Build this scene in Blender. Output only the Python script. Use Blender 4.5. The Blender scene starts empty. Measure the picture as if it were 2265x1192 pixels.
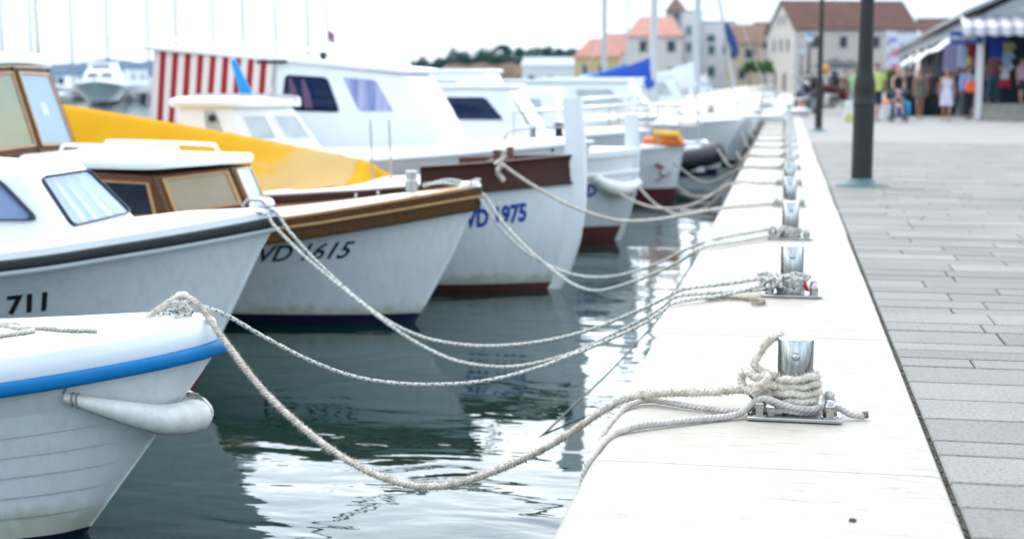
import bpy, bmesh, math, random
from mathutils import Vector, Matrix
from mathutils.geometry import tessellate_polygon
random.seed(7)
scene = bpy.context.scene
col = scene.collection
rad = math.radians
WATER = -0.90

# ------------------------------------------------------------------ camera measurements
FPX, CX, CY, EYE = 3146.0, 1132.5, 596.0, 1.25
PITCH = math.atan(418 / FPX)
YAW = math.atan(607 * math.cos(PITCH) / FPX)
CF = Vector((-math.sin(YAW) * math.cos(PITCH), math.cos(YAW) * math.cos(PITCH), -math.sin(PITCH)))
CR = Vector((math.cos(YAW), math.sin(YAW), 0))
CU = CR.cross(CF)
CAM = Vector((0, 0, EYE))
def ray(u, v): return CF + CR * ((u - CX) / FPX) - CU * ((v - CY) / FPX)
def atZ(u, v, z):
    r = ray(u, v); return CAM + r * ((z - EYE) / r.z)
def atY(u, v, y):
    r = ray(u, v); return CAM + r * (y / r.y)
def atX(u, v, x):
    r = ray(u, v); return CAM + r * (x / r.x)
def at_plane(u, v, p, q):
    """point seen at (u, v) on the upright plane through p and q"""
    n = Vector((-(q[1] - p[1]), q[0] - p[0], 0)); r = ray(u, v)
    return CAM + r * (n.dot(Vector((p[0], p[1], 0)) - Vector((0, 0, 0))) / n.dot(r))

# ------------------------------------------------------------------ materials
MATS = {}
def lin(c): return tuple((x / 12.92 if x <= .04045 else ((x + .055) / 1.055) ** 2.4) for x in c)
def pm(name, c, rough=.5, metal=0., coat=0., var=0., vscale=4., bump=0., bscale=40., stretch=None, c2=None, emit=0., spec=.5, bands=None, coords='Object', sheen=0.):
    """principled surface: noise drifts the colour between c and c2, noise bumps it"""
    m = bpy.data.materials.new(name); m.use_nodes = True
    nt = m.node_tree; b = nt.nodes['Principled BSDF']
    b.inputs['Base Color'].default_value = (*c, 1); b.inputs['Roughness'].default_value = rough
    b.inputs['Metallic'].default_value = metal; b.inputs['Specular IOR Level'].default_value = spec
    b.inputs['Coat Weight'].default_value = coat; b.inputs['Coat Roughness'].default_value = .08
    b.inputs['Sheen Weight'].default_value = sheen
    if emit: b.inputs['Emission Color'].default_value = (*c, 1); b.inputs['Emission Strength'].default_value = emit
    if var or bump or c2:
        tc = nt.nodes.new('ShaderNodeTexCoord'); mp = nt.nodes.new('ShaderNodeMapping')
        nt.links.new(tc.outputs[coords], mp.inputs['Vector'])
        if stretch: mp.inputs['Scale'].default_value = stretch
    if var or c2:
        n = nt.nodes.new('ShaderNodeTexNoise'); n.inputs['Scale'].default_value = vscale; n.inputs['Detail'].default_value = 6
        n.inputs['Roughness'].default_value = .62
        nt.links.new(mp.outputs[0], n.inputs['Vector'])
        cr = nt.nodes.new('ShaderNodeValToRGB'); cr.color_ramp.elements[0].position = .3; cr.color_ramp.elements[1].position = .7
        d = c2 if c2 else tuple(x * (1 - var) for x in c)
        cr.color_ramp.elements[0].color = (*d, 1); cr.color_ramp.elements[1].color = (*c, 1)
        nt.links.new(n.outputs['Fac'], cr.inputs['Fac']); nt.links.new(cr.outputs[0], b.inputs['Base Color'])
        if metal < .5:
            mr = nt.nodes.new('ShaderNodeMapRange'); mr.inputs['To Min'].default_value = min(1, rough * 1.25); mr.inputs['To Max'].default_value = rough * .85
            nt.links.new(n.outputs['Fac'], mr.inputs['Value']); nt.links.new(mr.outputs[0], b.inputs['Roughness'])
    if bump:
        n2 = nt.nodes.new('ShaderNodeTexNoise'); n2.inputs['Scale'].default_value = bscale; n2.inputs['Detail'].default_value = 4
        nt.links.new(mp.outputs[0], n2.inputs['Vector'])
        bp = nt.nodes.new('ShaderNodeBump'); bp.inputs['Strength'].default_value = min(1, bump); bp.inputs['Distance'].default_value = .01
        nt.links.new(n2.outputs['Fac'], bp.inputs['Height']); nt.links.new(bp.outputs[0], b.inputs['Normal'])
    MATS[name] = m
    return m
def stripes(name, c1, c2, scale, axis=0, rough=.7, duty=.5):
    """hard stripes across one object axis"""
    m = bpy.data.materials.new(name); m.use_nodes = True; nt = m.node_tree; b = nt.nodes['Principled BSDF']
    b.inputs['Roughness'].default_value = rough
    tc = nt.nodes.new('ShaderNodeTexCoord'); sx = nt.nodes.new('ShaderNodeSeparateXYZ'); nt.links.new(tc.outputs['UV'], sx.inputs[0])
    mu = nt.nodes.new('ShaderNodeMath'); mu.operation = 'MULTIPLY'; mu.inputs[1].default_value = scale; nt.links.new(sx.outputs[axis], mu.inputs[0])
    fr = nt.nodes.new('ShaderNodeMath'); fr.operation = 'FRACT'; nt.links.new(mu.outputs[0], fr.inputs[0])
    gt = nt.nodes.new('ShaderNodeMath'); gt.operation = 'GREATER_THAN'; gt.inputs[1].default_value = duty; nt.links.new(fr.outputs[0], gt.inputs[0])
    mx = nt.nodes.new('ShaderNodeMix'); mx.data_type = 'RGBA'; mx.inputs['A'].default_value = (*c1, 1); mx.inputs['B'].default_value = (*c2, 1)
    nt.links.new(gt.outputs[0], mx.inputs['Factor']); nt.links.new(mx.outputs['Result'], b.inputs['Base Color'])
    return m
def rope_mat(name, c, fleck=None, fl_scale=28., c2=None):
    """rope: uv.x runs along it in metres; a diagonal lay bumps it, flecks sit in the braid"""
    m = bpy.data.materials.new(name); m.use_nodes = True; nt = m.node_tree; b = nt.nodes['Principled BSDF']
    b.inputs['Roughness'].default_value = .9; b.inputs['Specular IOR Level'].default_value = .2
    tc = nt.nodes.new('ShaderNodeTexCoord'); sx = nt.nodes.new('ShaderNodeSeparateXYZ'); nt.links.new(tc.outputs['UV'], sx.inputs[0])
    def math_(op, a, bb):
        n = nt.nodes.new('ShaderNodeMath'); n.operation = op
        for i, x in enumerate((a, bb)):
            if isinstance(x, (int, float)): n.inputs[i].default_value = x
            elif x is not None: nt.links.new(x, n.inputs[i])
        return n.outputs[0]
    no = nt.nodes.new('ShaderNodeTexNoise'); no.inputs['Scale'].default_value = 25; no.inputs['Detail'].default_value = 5
    nt.links.new(tc.outputs['Object'], no.inputs['Vector'])
    cr = nt.nodes.new('ShaderNodeValToRGB'); d = c2 or tuple(x * .72 for x in c)
    cr.color_ramp.elements[0].position = .35; cr.color_ramp.elements[1].position = .6
    cr.color_ramp.elements[0].color = (*d, 1); cr.color_ramp.elements[1].color = (*c, 1)
    nt.links.new(no.outputs['Fac'], cr.inputs['Fac'])
    outc = cr.outputs[0]
    if fleck:
        s = math_('ADD', math_('MULTIPLY', sx.outputs[0], fl_scale), math_('MULTIPLY', sx.outputs[1], 1.0))
        f1 = math_('LESS_THAN', math_('FRACT', s, None), .3)
        t = math_('FRACT', math_('ADD', math_('MULTIPLY', sx.outputs[1], 3.0), math_('MULTIPLY', sx.outputs[0], -fl_scale * .5)), None)
        f2 = math_('LESS_THAN', t, .4)
        f = math_('MULTIPLY', f1, f2)
        mx = nt.nodes.new('ShaderNodeMix'); mx.data_type = 'RGBA'; mx.inputs['B'].default_value = (*fleck, 1)
        nt.links.new(f, mx.inputs['Factor']); nt.links.new(outc, mx.inputs['A']); outc = mx.outputs['Result']
    nt.links.new(outc, b.inputs['Base Color'])
    lay = math_('SINE', math_('MULTIPLY', math_('ADD', math_('MULTIPLY', sx.outputs[0], 55.), math_('MULTIPLY', sx.outputs[1], 3.)), 6.2832), None)
    bp = nt.nodes.new('ShaderNodeBump'); bp.inputs['Strength'].default_value = .6; bp.inputs['Distance'].default_value = .003
    nt.links.new(lay, bp.inputs['Height']); nt.links.new(bp.outputs[0], b.inputs['Normal'])
    return m
def glass_mat(name, tint=(.8, .85, .9), refl=1.0):
    m = bpy.data.materials.new(name); m.use_nodes = True; nt = m.node_tree
    out = nt.nodes['Material Output']; nt.nodes.remove(nt.nodes['Principled BSDF'])
    t = nt.nodes.new('ShaderNodeBsdfTransparent'); t.inputs[0].default_value = (*tint, 1)
    g = nt.nodes.new('ShaderNodeBsdfGlossy'); g.inputs['Roughness'].default_value = .03
    fr = nt.nodes.new('ShaderNodeFresnel'); fr.inputs[0].default_value = 1.22
    ge = nt.nodes.new('ShaderNodeNewGeometry'); mu = nt.nodes.new('ShaderNodeMath'); mu.operation = 'SUBTRACT'; mu.use_clamp = True
    nt.links.new(fr.outputs[0], mu.inputs[0]); nt.links.new(ge.outputs['Backfacing'], mu.inputs[1])      # the far side of the sheet adds no mirror of its own
    mx = nt.nodes.new('ShaderNodeMixShader'); nt.links.new(mu.outputs[0], mx.inputs[0])
    nt.links.new(t.outputs[0], mx.inputs[1]); nt.links.new(g.outputs[0], mx.inputs[2]); nt.links.new(mx.outputs[0], out.inputs['Surface'])
    return m

# ------------------------------------------------------------------ mesh builder
def catmull(pts, step):
    P = [Vector(p) for p in pts]
    if len(P) < 3:
        a, b = P; n = max(1, int((b - a).length / step)); return [a.lerp(b, i / n) for i in range(n + 1)]
    P = [P[0] * 2 - P[1]] + P + [P[-1] * 2 - P[-2]]
    out = []
    for i in range(1, len(P) - 2):
        p0, p1, p2, p3 = P[i - 1:i + 3]; n = max(1, int((p2 - p1).length / step))
        for k in range(n):
            t = k / n
            out.append(.5 * ((2 * p1) + (p2 - p0) * t + (2 * p0 - 5 * p1 + 4 * p2 - p3) * t * t + (3 * p1 - p0 - 3 * p2 + p3) * t ** 3))
    out.append(P[-2].copy()); return out
class MB:
    def __init__(s): s.v = []; s.f = []; s.uv = {}
    def add(s, vs, fs, uvs=None):
        o = len(s.v); s.v += [Vector(p) for p in vs]; s.f += [[i + o for i in f] for f in fs]
        if uvs:
            for i, q in enumerate(uvs): s.uv[o + i] = q
        return s
    def box(s, c, size, rot=0., taper=1., tilt=None):
        hx, hy, hz = (k / 2 for k in size); vs = []
        for z in (-1, 1):
            t = taper if z > 0 else 1
            for x, y in ((-1, -1), (1, -1), (1, 1), (-1, 1)): vs.append(Vector((x * hx * t, y * hy * t, z * hz)))
        M = Matrix.Rotation(rot, 3, 'Z')
        if tilt: M = M @ Matrix.Rotation(tilt[1], 3, tilt[0])
        return s.add([M @ p + Vector(c) for p in vs], [(3, 2, 1, 0), (4, 5, 6, 7), (0, 1, 5, 4), (1, 2, 6, 5), (2, 3, 7, 6), (3, 0, 4, 7)])
    def hexa(s, q0, q1):
        return s.add(list(q0) + list(q1), [(3, 2, 1, 0), (4, 5, 6, 7), (0, 1, 5, 4), (1, 2, 6, 5), (2, 3, 7, 6), (3, 0, 4, 7)])
    def tube(s, pts, r, n=8, caps=True, lay=0., layamp=0., closed=False):
        P = [Vector(p) for p in pts]; m = len(P)
        R = r if hasattr(r, '__len__') else [r] * m
        T = []
        for i in range(m):
            a = P[i - 1] if (i > 0 or closed) else P[i]; b = P[(i + 1) % m] if (i < m - 1 or closed) else P[i]
            d = b - a; T.append(d.normalized() if d.length > 1e-9 else Vector((0, 0, 1)))
        up = Vector((0, 0, 1)) if abs(T[0].z) < .9 else Vector((1, 0, 0))
        N = (up - T[0] * up.dot(T[0])).normalized(); L = 0; vs = []; uv = []
        for i in range(m):
            N = N - T[i] * N.dot(T[i])
            N = N.normalized() if N.length > 1e-6 else T[i].orthogonal().normalized()
            B = T[i].cross(N)
            if i: L += (P[i] - P[i - 1]).length
            for k in range(n):
                a = 2 * math.pi * k / n
                rr = R[i] * (1 + layamp * math.cos(3 * a - lay * L)) if layamp else R[i]
                vs.append(P[i] + (N * math.cos(a) + B * math.sin(a)) * rr); uv.append((L, k / n))
        fs = []
        for i in range(m - 1 + (1 if closed else 0)):
            j = (i + 1) % m
            for k in range(n): fs.append((i * n + k, i * n + (k + 1) % n, j * n + (k + 1) % n, j * n + k))
        if caps and not closed: fs.append(tuple(range(n))[::-1]); fs.append(tuple((m - 1) * n + k for k in range(n)))
        return s.add(vs, fs, uv)
    def lathe(s, prof, c=(0, 0, 0), n=20, axis='Z', sq=(1, 1)):
        vs = []; fs = []; m = len(prof)
        for r, z in prof:
            for k in range(n):
                a = 2 * math.pi * k / n; p = Vector((r * math.cos(a) * sq[0], r * math.sin(a) * sq[1], z))
                if axis == 'Y': p = Vector((p.x, -p.z, p.y))
                elif axis == 'X': p = Vector((p.z, p.y, -p.x))
                vs.append(p + Vector(c))
        for i in range(m - 1):
            for k in range(n): fs.append((i * n + k, i * n + (k + 1) % n, (i + 1) * n + (k + 1) % n, (i + 1) * n + k))
        fs.append(tuple(range(n))[::-1]); fs.append(tuple((m - 1) * n + k for k in range(n)))
        return s.add(vs, fs)
    def grid(s, rows, cu=False, uv=None):
        m, n = len(rows), len(rows[0]); vs = [p for r in rows for p in r]; fs = []
        for i in range(m - 1):
            for j in range(n - (0 if cu else 1)):
                k = (j + 1) % n; fs.append((i * n + j, i * n + k, (i + 1) * n + k, (i + 1) * n + j))
        uvs = [(j / max(1, n - 1), i / max(1, m - 1)) for i in range(m) for j in range(n)]
        return s.add(vs, fs, uvs)
    def shell(s, b, tp, n=6):
        """walls between two outlines as ruled panels, plus floor and top"""
        m = len(b)
        for i in range(m):
            j = (i + 1) % m; s.grid([[(b[i] * (1 - u) + b[j] * u) * (1 - v) + (tp[i] * (1 - u) + tp[j] * u) * v for u in [k / n for k in range(n + 1)]] for v in [k / n for k in range(n + 1)]])
        edge = lambda q: [q[i] * (1 - k / n) + q[(i + 1) % m] * (k / n) for i in range(m) for k in range(n)]
        s.poly(edge(b)); s.poly(edge(tp)); return s
    def poly(s, pts): return s.add(pts, [tuple(range(len(pts)))])
    def prism(s, pts, d):
        """closed outline pts pushed along vector d"""
        n = len(pts); d = Vector(d); P = [Vector(p) for p in pts]
        return s.add(P + [p + d for p in P], [tuple(range(n))[::-1], tuple(range(n, 2 * n))] + [(i, (i + 1) % n, n + (i + 1) % n, n + i) for i in range(n)])
    def ring(s, outer, inner, d):
        """frame between two outlines of equal count, pushed along d"""
        n = len(outer); d = Vector(d); O = [Vector(p) for p in outer]; I = [Vector(p) for p in inner]; fs = []
        for i in range(n):
            j = (i + 1) % n
            fs += [(i, j, n + j, n + i)[::-1], (2 * n + i, 2 * n + j, 3 * n + j, 3 * n + i), (i, j, 2 * n + j, 2 * n + i), (n + i, n + j, 3 * n + j, 3 * n + i)[::-1]]
        return s.add(O + I + [p + d for p in O] + [p + d for p in I], fs)
    def build(s, name, mat, parent=None, smooth=38, bevel=0., bseg=2, world=False, solid=0., subsurf=0, fixn=True, weld=False):
        V = s.v
        if world and parent is not None:
            inv = parent_matrix(parent).inverted(); V = [inv @ p for p in V]
        me = bpy.data.meshes.new(name); me.from_pydata([tuple(p) for p in V], [], s.f)
        if s.uv:
            ul = me.uv_layers.new(name='UVMap')
            for l in me.loops: ul.data[l.index].uv = s.uv.get(l.vertex_index, (0, 0))
            # close the seam of tubes
            for p in me.polygons:
                us = [ul.data[i].uv[1] for i in p.loop_indices]
                if max(us) - min(us) > .6:
                    for i in p.loop_indices:
                        if ul.data[i].uv[1] < .4: ul.data[i].uv[1] += 1
        if fixn:
            bm = bmesh.new(); bm.from_mesh(me)
            if weld: bmesh.ops.remove_doubles(bm, verts=bm.verts, dist=1e-5)
            bmesh.ops.recalc_face_normals(bm, faces=bm.faces); bm.to_mesh(me); bm.free()
        me.validate(); me.update()
        if mat is not None: me.materials.append(mat)
        if smooth: me.shade_smooth(); me.set_sharp_from_angle(angle=rad(smooth))
        o = bpy.data.objects.new(name, me); col.objects.link(o)
        if parent is not None: o.parent = parent
        if bevel:
            b = o.modifiers.new('bevel', 'BEVEL'); b.width = bevel; b.segments = bseg; b.limit_method = 'ANGLE'; b.angle_limit = rad(40)
        if solid:
            b = o.modifiers.new('thick', 'SOLIDIFY'); b.thickness = solid; b.offset = -1
        if subsurf:
            b = o.modifiers.new('sub', 'SUBSURF'); b.levels = b.render_levels = subsurf
        return o
def parent_matrix(o):
    M = o.matrix_basis.copy()
    while o.parent: o = o.parent; M = o.matrix_basis @ M
    return M
def thing(name, label, cat, loc=(0, 0, 0), rotz=0., group=None):
    o = bpy.data.objects.new(name, None); col.objects.link(o); o.empty_display_size = .1
    o.location = loc; o.rotation_euler = (0, 0, rotz)
    return tag(o, label, cat, group)
def tag(o, label, cat, group=None):
    o['label'] = label; o['category'] = cat
    if group: o['group'] = group
    return o
def struct(o): o['kind'] = 'structure'; return o
def dup(root, loc=None, rotz=None, label=None, group=None, scale=None):
    r = root.copy(); col.objects.link(r)
    if loc is not None: r.location = loc
    if rotz is not None: r.rotation_euler = (0, 0, rotz)
    if scale is not None: r.scale = (scale,) * 3 if not hasattr(scale, '__len__') else scale
    if label: r['label'] = label
    if group: r['group'] = group
    for ch in list(root.children):
        c = ch.copy(); col.objects.link(c); c.parent = r
        for g in list(ch.children):
            d = g.copy(); col.objects.link(d); d.parent = c
    return r
def rounded(pts, r, n=4):
    """round the corners of a 2d outline"""
    out = []; m = len(pts)
    for i in range(m):
        p, a, b = Vector(pts[i]), Vector(pts[i - 1]), Vector(pts[(i + 1) % m])
        da, db = (a - p), (b - p); k = min(r, da.length * .48, db.length * .48)
        A = p + da.normalized() * k; B = p + db.normalized() * k
        for t in range(n + 1):
            t /= n; out.append(A * (1 - t) ** 2 + p * 2 * t * (1 - t) + B * t * t)
    return out
def inset(pts, d):
    """outline pulled towards its centre by about d"""
    m = len(pts); c = sum((Vector(p) for p in pts), Vector((0, 0))) / m; out = []
    for p in pts:
        q = Vector(p) - c; L = q.length; out.append(c + q * max(.05, (L - d) / L))
    return out
class Quad:
    """flat wall panel: bl, br, tr, tl seen from outside; maps u, v in 0..1"""
    def __init__(s, bl, br, tr, tl):
        s.p = [Vector(x) for x in (bl, br, tr, tl)]
        s.n = (s.p[1] - s.p[0]).cross(s.p[3] - s.p[0]).normalized()
        s.w = ((s.p[1] - s.p[0]).length + (s.p[2] - s.p[3]).length) / 2; s.h = ((s.p[3] - s.p[0]).length + (s.p[2] - s.p[1]).length) / 2
    def at(s, u, v, d=0.):
        a, b, c, e = s.p
        return a * (1 - u) * (1 - v) + b * u * (1 - v) + c * u * v + e * (1 - u) * v + s.n * d
    def outline(s, uv, r=.0, n=4):
        q = [Vector((u * s.w, v * s.h)) for u, v in uv]
        return rounded(q, r, n) if r else q
    def to3(s, q, d=0.): return [s.at(x / s.w, y / s.h, d) for x, y in q]
def window(parent, quad, uv, frame_w, fmat, pmat, r=.04, proud=.014, back=None, name='window', world=False):
    """framed pane set proud of a wall panel; the frame carries pane (and backing) as sub-parts"""
    o = quad.outline(uv, r); i = inset(o, frame_w)
    fr = MB().ring(quad.to3(o, .002), quad.to3(i, .002), quad.n * proud).build(name, fmat, parent, bevel=.003, world=world)
    if back is not None: MB().prism(quad.to3(inset(o, frame_w * .55), .001), quad.n * .003).build('curtain' if back.get('curtain') else 'backing', back['mat'], fr, world=False if not world else True)
    MB().prism(quad.to3(inset(o, frame_w * .6), .006), quad.n * .003).build('pane', pmat, fr, world=world)
    return fr
def blob(mb, c, r, sq=(1, 1, 1), n=10, m=6):
    rows = []
    for i in range(m + 1):
        t = math.pi * i / m; rows.append([Vector((c[0] + r * sq[0] * math.sin(t) * math.cos(2 * math.pi * k / n), c[1] + r * sq[1] * math.sin(t) * math.sin(2 * math.pi * k / n), c[2] - r * sq[2] * math.cos(t))) for k in range(n)])
    mb.grid(rows, cu=True); return mb
def text_mesh(body, size, shear=0., xs=1., bold=0.):
    """flat lettering as (verts, faces) in its own x, y; baseline left at the origin"""
    cu = bpy.data.curves.new('lettering', 'FONT'); cu.body = body; cu.size = size; cu.shear = shear; cu.offset = bold; cu.resolution_u = 4
    o = bpy.data.objects.new('lettering', cu); col.objects.link(o)
    dg = bpy.context.evaluated_depsgraph_get(); dg.update()
    me = bpy.data.meshes.new_from_object(o.evaluated_get(dg))
    bm = bmesh.new(); bm.from_mesh(me); bmesh.ops.triangulate(bm, faces=bm.faces)
    for _ in range(4):
        es = [e for e in bm.edges if e.calc_length() > size * .22]
        if not es: break
        bmesh.ops.subdivide_edges(bm, edges=es, cuts=1); bmesh.ops.triangulate(bm, faces=[f for f in bm.faces if len(f.verts) > 3])
    bm.verts.ensure_lookup_table()
    V = [Vector((v.co.x * xs, v.co.y)) for v in bm.verts]; F = [tuple(v.index for v in f.verts) for f in bm.faces]
    bm.free(); bpy.data.meshes.remove(me); bpy.data.objects.remove(o); bpy.data.curves.remove(cu)
    return V, F
# ------------------------------------------------------------------ camera, light, sky
cd = bpy.data.cameras.new('camera'); cam = bpy.data.objects.new('camera', cd); col.objects.link(cam)
cd.lens = 50; cd.sensor_width = 36; cd.clip_end = 12000; cd.clip_start = .05
M3 = Matrix((CR, CU, -CF)).transposed(); cam.matrix_world = Matrix.Translation(CAM) @ M3.to_4x4()
cd.dof.use_dof = True; cd.dof.focus_distance = 5.5; cd.dof.aperture_fstop = 2.0; cd.dof.aperture_blades = 9
scene.camera = cam
SUN_EL, SUN_AZ = rad(58), rad(-40)          # azimuth from +Y towards +X
w = bpy.data.worlds.new('World'); scene.world = w; w.use_nodes = True; nt = w.node_tree
bg = nt.nodes['Background']; sky = nt.nodes.new('ShaderNodeTexSky'); sky.sky_type = 'NISHITA'; sky.sun_disc = False
sky.sun_elevation = SUN_EL; sky.sun_rotation = SUN_AZ; sky.dust_density = 1.5; sky.air_density = 1.0; sky.ozone_density = 1.2
tc = nt.nodes.new('ShaderNodeTexCoord'); mp = nt.nodes.new('ShaderNodeMapping'); mp.inputs['Scale'].default_value = (1.6, 1.6, 4.5)
nt.links.new(tc.outputs['Generated'], mp.inputs[0])
no = nt.nodes.new('ShaderNodeTexNoise'); no.inputs['Scale'].default_value = 2.2; no.inputs['Detail'].default_value = 7; no.inputs['Roughness'].default_value = .55
nt.links.new(mp.outputs[0], no.inputs['Vector'])
cr = nt.nodes.new('ShaderNodeValToRGB'); cr.color_ramp.elements[0].position = .36; cr.color_ramp.elements[1].position = .62
cr.color_ramp.elements[0].color = (.25, .25, .25, 1); cr.color_ramp.elements[1].color = (.85, .85, .85, 1); nt.links.new(no.outputs['Fac'], cr.inputs[0])
mx = nt.nodes.new('ShaderNodeMix'); mx.data_type = 'RGBA'; mx.inputs['B'].default_value = (10.5, 11.3, 12.0, 1)
nt.links.new(cr.outputs[0], mx.inputs['Factor']); nt.links.new(sky.outputs[0], mx.inputs['A'])
# thin bright overcast round the sun, bluer and dimmer on the far side of the sky
dp = nt.nodes.new('ShaderNodeVectorMath'); dp.operation = 'DOT_PRODUCT'; dp.inputs[1].default_value = (-.25, .92, .30); nt.links.new(tc.outputs['Generated'], dp.inputs[0])
mr = nt.nodes.new('ShaderNodeMapRange'); mr.inputs['From Min'].default_value = -.7; mr.inputs['From Max'].default_value = .9
nt.links.new(dp.outputs['Value'], mr.inputs['Value'])
gr = nt.nodes.new('ShaderNodeMix'); gr.data_type = 'RGBA'; gr.inputs['A'].default_value = (.93, 1.06, 1.17, 1); gr.inputs['B'].default_value = (2.35, 2.3, 2.2, 1); nt.links.new(mr.outputs[0], gr.inputs['Factor'])
vm = nt.nodes.new('ShaderNodeVectorMath'); vm.operation = 'MULTIPLY'; nt.links.new(mx.outputs['Result'], vm.inputs[0]); nt.links.new(gr.outputs['Result'], vm.inputs[1])
# dull haze band along the horizon under the brighter cloud
sz = nt.nodes.new('ShaderNodeSeparateXYZ'); nt.links.new(tc.outputs['Generated'], sz.inputs[0])
hz = nt.nodes.new('ShaderNodeValToRGB'); nt.links.new(sz.outputs['Z'], hz.inputs[0]); e = hz.color_ramp.elements
e[0].position = 0; e[0].color = (.46, .47, .475, 1); e[1].position = .6; e[1].color = (1, 1, 1, 1)
k = e.new(.06); k.color = (.46, .475, .485, 1); k = e.new(.16); k.color = (1.6, 1.6, 1.6, 1); k = e.new(.36); k.color = (1.05, 1.05, 1.05, 1)
v2 = nt.nodes.new('ShaderNodeVectorMath'); v2.operation = 'MULTIPLY'; nt.links.new(vm.outputs[0], v2.inputs[0]); nt.links.new(hz.outputs[0], v2.inputs[1]); nt.links.new(v2.outputs[0], bg.inputs[0])
bg.inputs['Strength'].default_value = .12
sd = bpy.data.lights.new('sun', 'SUN'); sd.energy = 1.0; sd.angle = rad(10); sd.color = (1, .965, .91)
so = bpy.data.objects.new('sun', sd); col.objects.link(so)
sdir = Vector((math.sin(SUN_AZ) * math.cos(SUN_EL), math.cos(SUN_AZ) * math.cos(SUN_EL), math.sin(SUN_EL)))
so.rotation_euler = sdir.to_track_quat('Z', 'Y').to_euler(); so.location = (0, 0, 60)
vs_ = scene.view_settings; vs_.view_transform = 'Standard'; vs_.look = 'None'; vs_.exposure = 0.5; vs_.gamma = 1
scene.cycles.use_denoising = True
scene.cycles.max_bounces = 10; scene.cycles.transparent_max_bounces = 16

# ------------------------------------------------------------------ shared materials
WHITE = pm('white_gelcoat', (.80, .81, .81), .28, coat=.3, var=.05, vscale=2.5)
WHITE2 = pm('white_paint', (.76, .78, .79), .4, var=.07, vscale=3)
CREAM = pm('cream_gelcoat', (.74, .72, .66), .35, coat=.2, var=.08, vscale=5)
STEEL = pm('polished_steel', (.40, .385, .365), .07, metal=1)
STEEL2 = pm('satin_steel', (.52, .51, .49), .32, metal=1, var=.25, vscale=30, bump=.2, bscale=90)
WOOD = pm('varnished_wood', (.125, .048, .008), .4, coat=0, spec=.35, c2=(.042, .015, .003), vscale=6, stretch=(1, 9, 9), bump=.15, bscale=30)
WOODL = pm('golden_wood', (.46, .25, .085), .35, coat=.4, c2=(.3, .14, .04), vscale=7, stretch=(2, 8, 8))
WOODD = pm('dark_mahogany', (.17, .068, .026), .5, coat=0, spec=.3, c2=(.085, .032, .012), vscale=5, stretch=(1, 8, 8))
BROWN = pm('brown_paint', (.060, .017, .010), .5, coat=.0, spec=.3, var=.25, vscale=6)
BLACK = pm('black_rubber', (.012, .013, .016), .45, var=.2)
NAVY = pm('navy_paint', (.010, .012, .045), .4, var=.2)
BLUE = pm('blue_rubber', (.0005, .17, .42), .5, coat=0, spec=.25, c2=(.0005, .14, .36), vscale=9)
RED = pm('red_antifouling', (.20, .022, .03), .6, var=.3)
RUST = pm('rust_antifouling', (.15, .042, .024), .6, var=.3)
GLASS = glass_mat('window_glass')
DARKG = pm('dark_glass', (.006, .012, .03), .04, coat=.6, spec=.8)
GREYG = pm('grey_glass', (.32, .36, .40), .06, coat=.6, c2=(.5, .53, .55), vscale=2)
def hull_paint():
    # white topsides: faint run-off streaks, and a broken line of scum just above the water
    m = pm('white_topsides', (.77, .785, .79), .36, coat=.15, var=.05, vscale=3); nt = m.node_tree; b = nt.nodes['Principled BSDF']; src = b.inputs['Base Color'].links[0].from_socket
    tc = nt.nodes.new('ShaderNodeTexCoord'); mp = nt.nodes.new('ShaderNodeMapping'); mp.inputs['Scale'].default_value = (7, 7, .8); nt.links.new(tc.outputs['Object'], mp.inputs[0])
    n = nt.nodes.new('ShaderNodeTexNoise'); n.inputs['Scale'].default_value = 2.2; n.inputs['Detail'].default_value = 6; n.inputs['Roughness'].default_value = .7; nt.links.new(mp.outputs[0], n.inputs['Vector'])
    cr = nt.nodes.new('ShaderNodeValToRGB'); cr.color_ramp.elements[0].position = .34; cr.color_ramp.elements[1].position = .52; cr.color_ramp.elements[0].color = (.92, .905, .88, 1); nt.links.new(n.outputs['Fac'], cr.inputs[0])
    sx = nt.nodes.new('ShaderNodeSeparateXYZ'); nt.links.new(tc.outputs['Object'], sx.inputs[0])
    n2 = nt.nodes.new('ShaderNodeTexNoise'); n2.inputs['Scale'].default_value = 9; n2.inputs['Detail'].default_value = 5; nt.links.new(tc.outputs['Object'], n2.inputs['Vector'])
    ad = nt.nodes.new('ShaderNodeMath'); ad.operation = 'MULTIPLY_ADD'; ad.inputs[1].default_value = -.22; nt.links.new(n2.outputs['Fac'], ad.inputs[0]); nt.links.new(sx.outputs[2], ad.inputs[2])
    c2 = nt.nodes.new('ShaderNodeValToRGB'); c2.color_ramp.elements[0].position = 0; c2.color_ramp.elements[1].position = .09; c2.color_ramp.elements[0].color = (.70, .68, .56, 1); nt.links.new(ad.outputs[0], c2.inputs[0])
    prev = src
    for c in (cr, c2):
        mx = nt.nodes.new('ShaderNodeMix'); mx.data_type = 'RGBA'; mx.blend_type = 'MULTIPLY'; mx.inputs['Factor'].default_value = 1; nt.links.new(prev, mx.inputs['A']); nt.links.new(c.outputs[0], mx.inputs['B']); prev = mx.outputs['Result']
    nt.links.new(prev, b.inputs['Base Color']); return m
HULLW = hull_paint()
ROPE = rope_mat('cotton_rope', (.68, .62, .54), c2=(.50, .43, .35))
ROPE_F = rope_mat('flecked_rope', (.64, .62, .55), (.02, .05, .10), 26)
ROPE_B = rope_mat('braided_rope', (.54, .49, .44))
ROPE_D = rope_mat('old_rope', (.40, .37, .32), (.03, .05, .07), 20)
ROPE_G = rope_mat('wet_green_rope', (.20, .22, .19))

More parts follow.
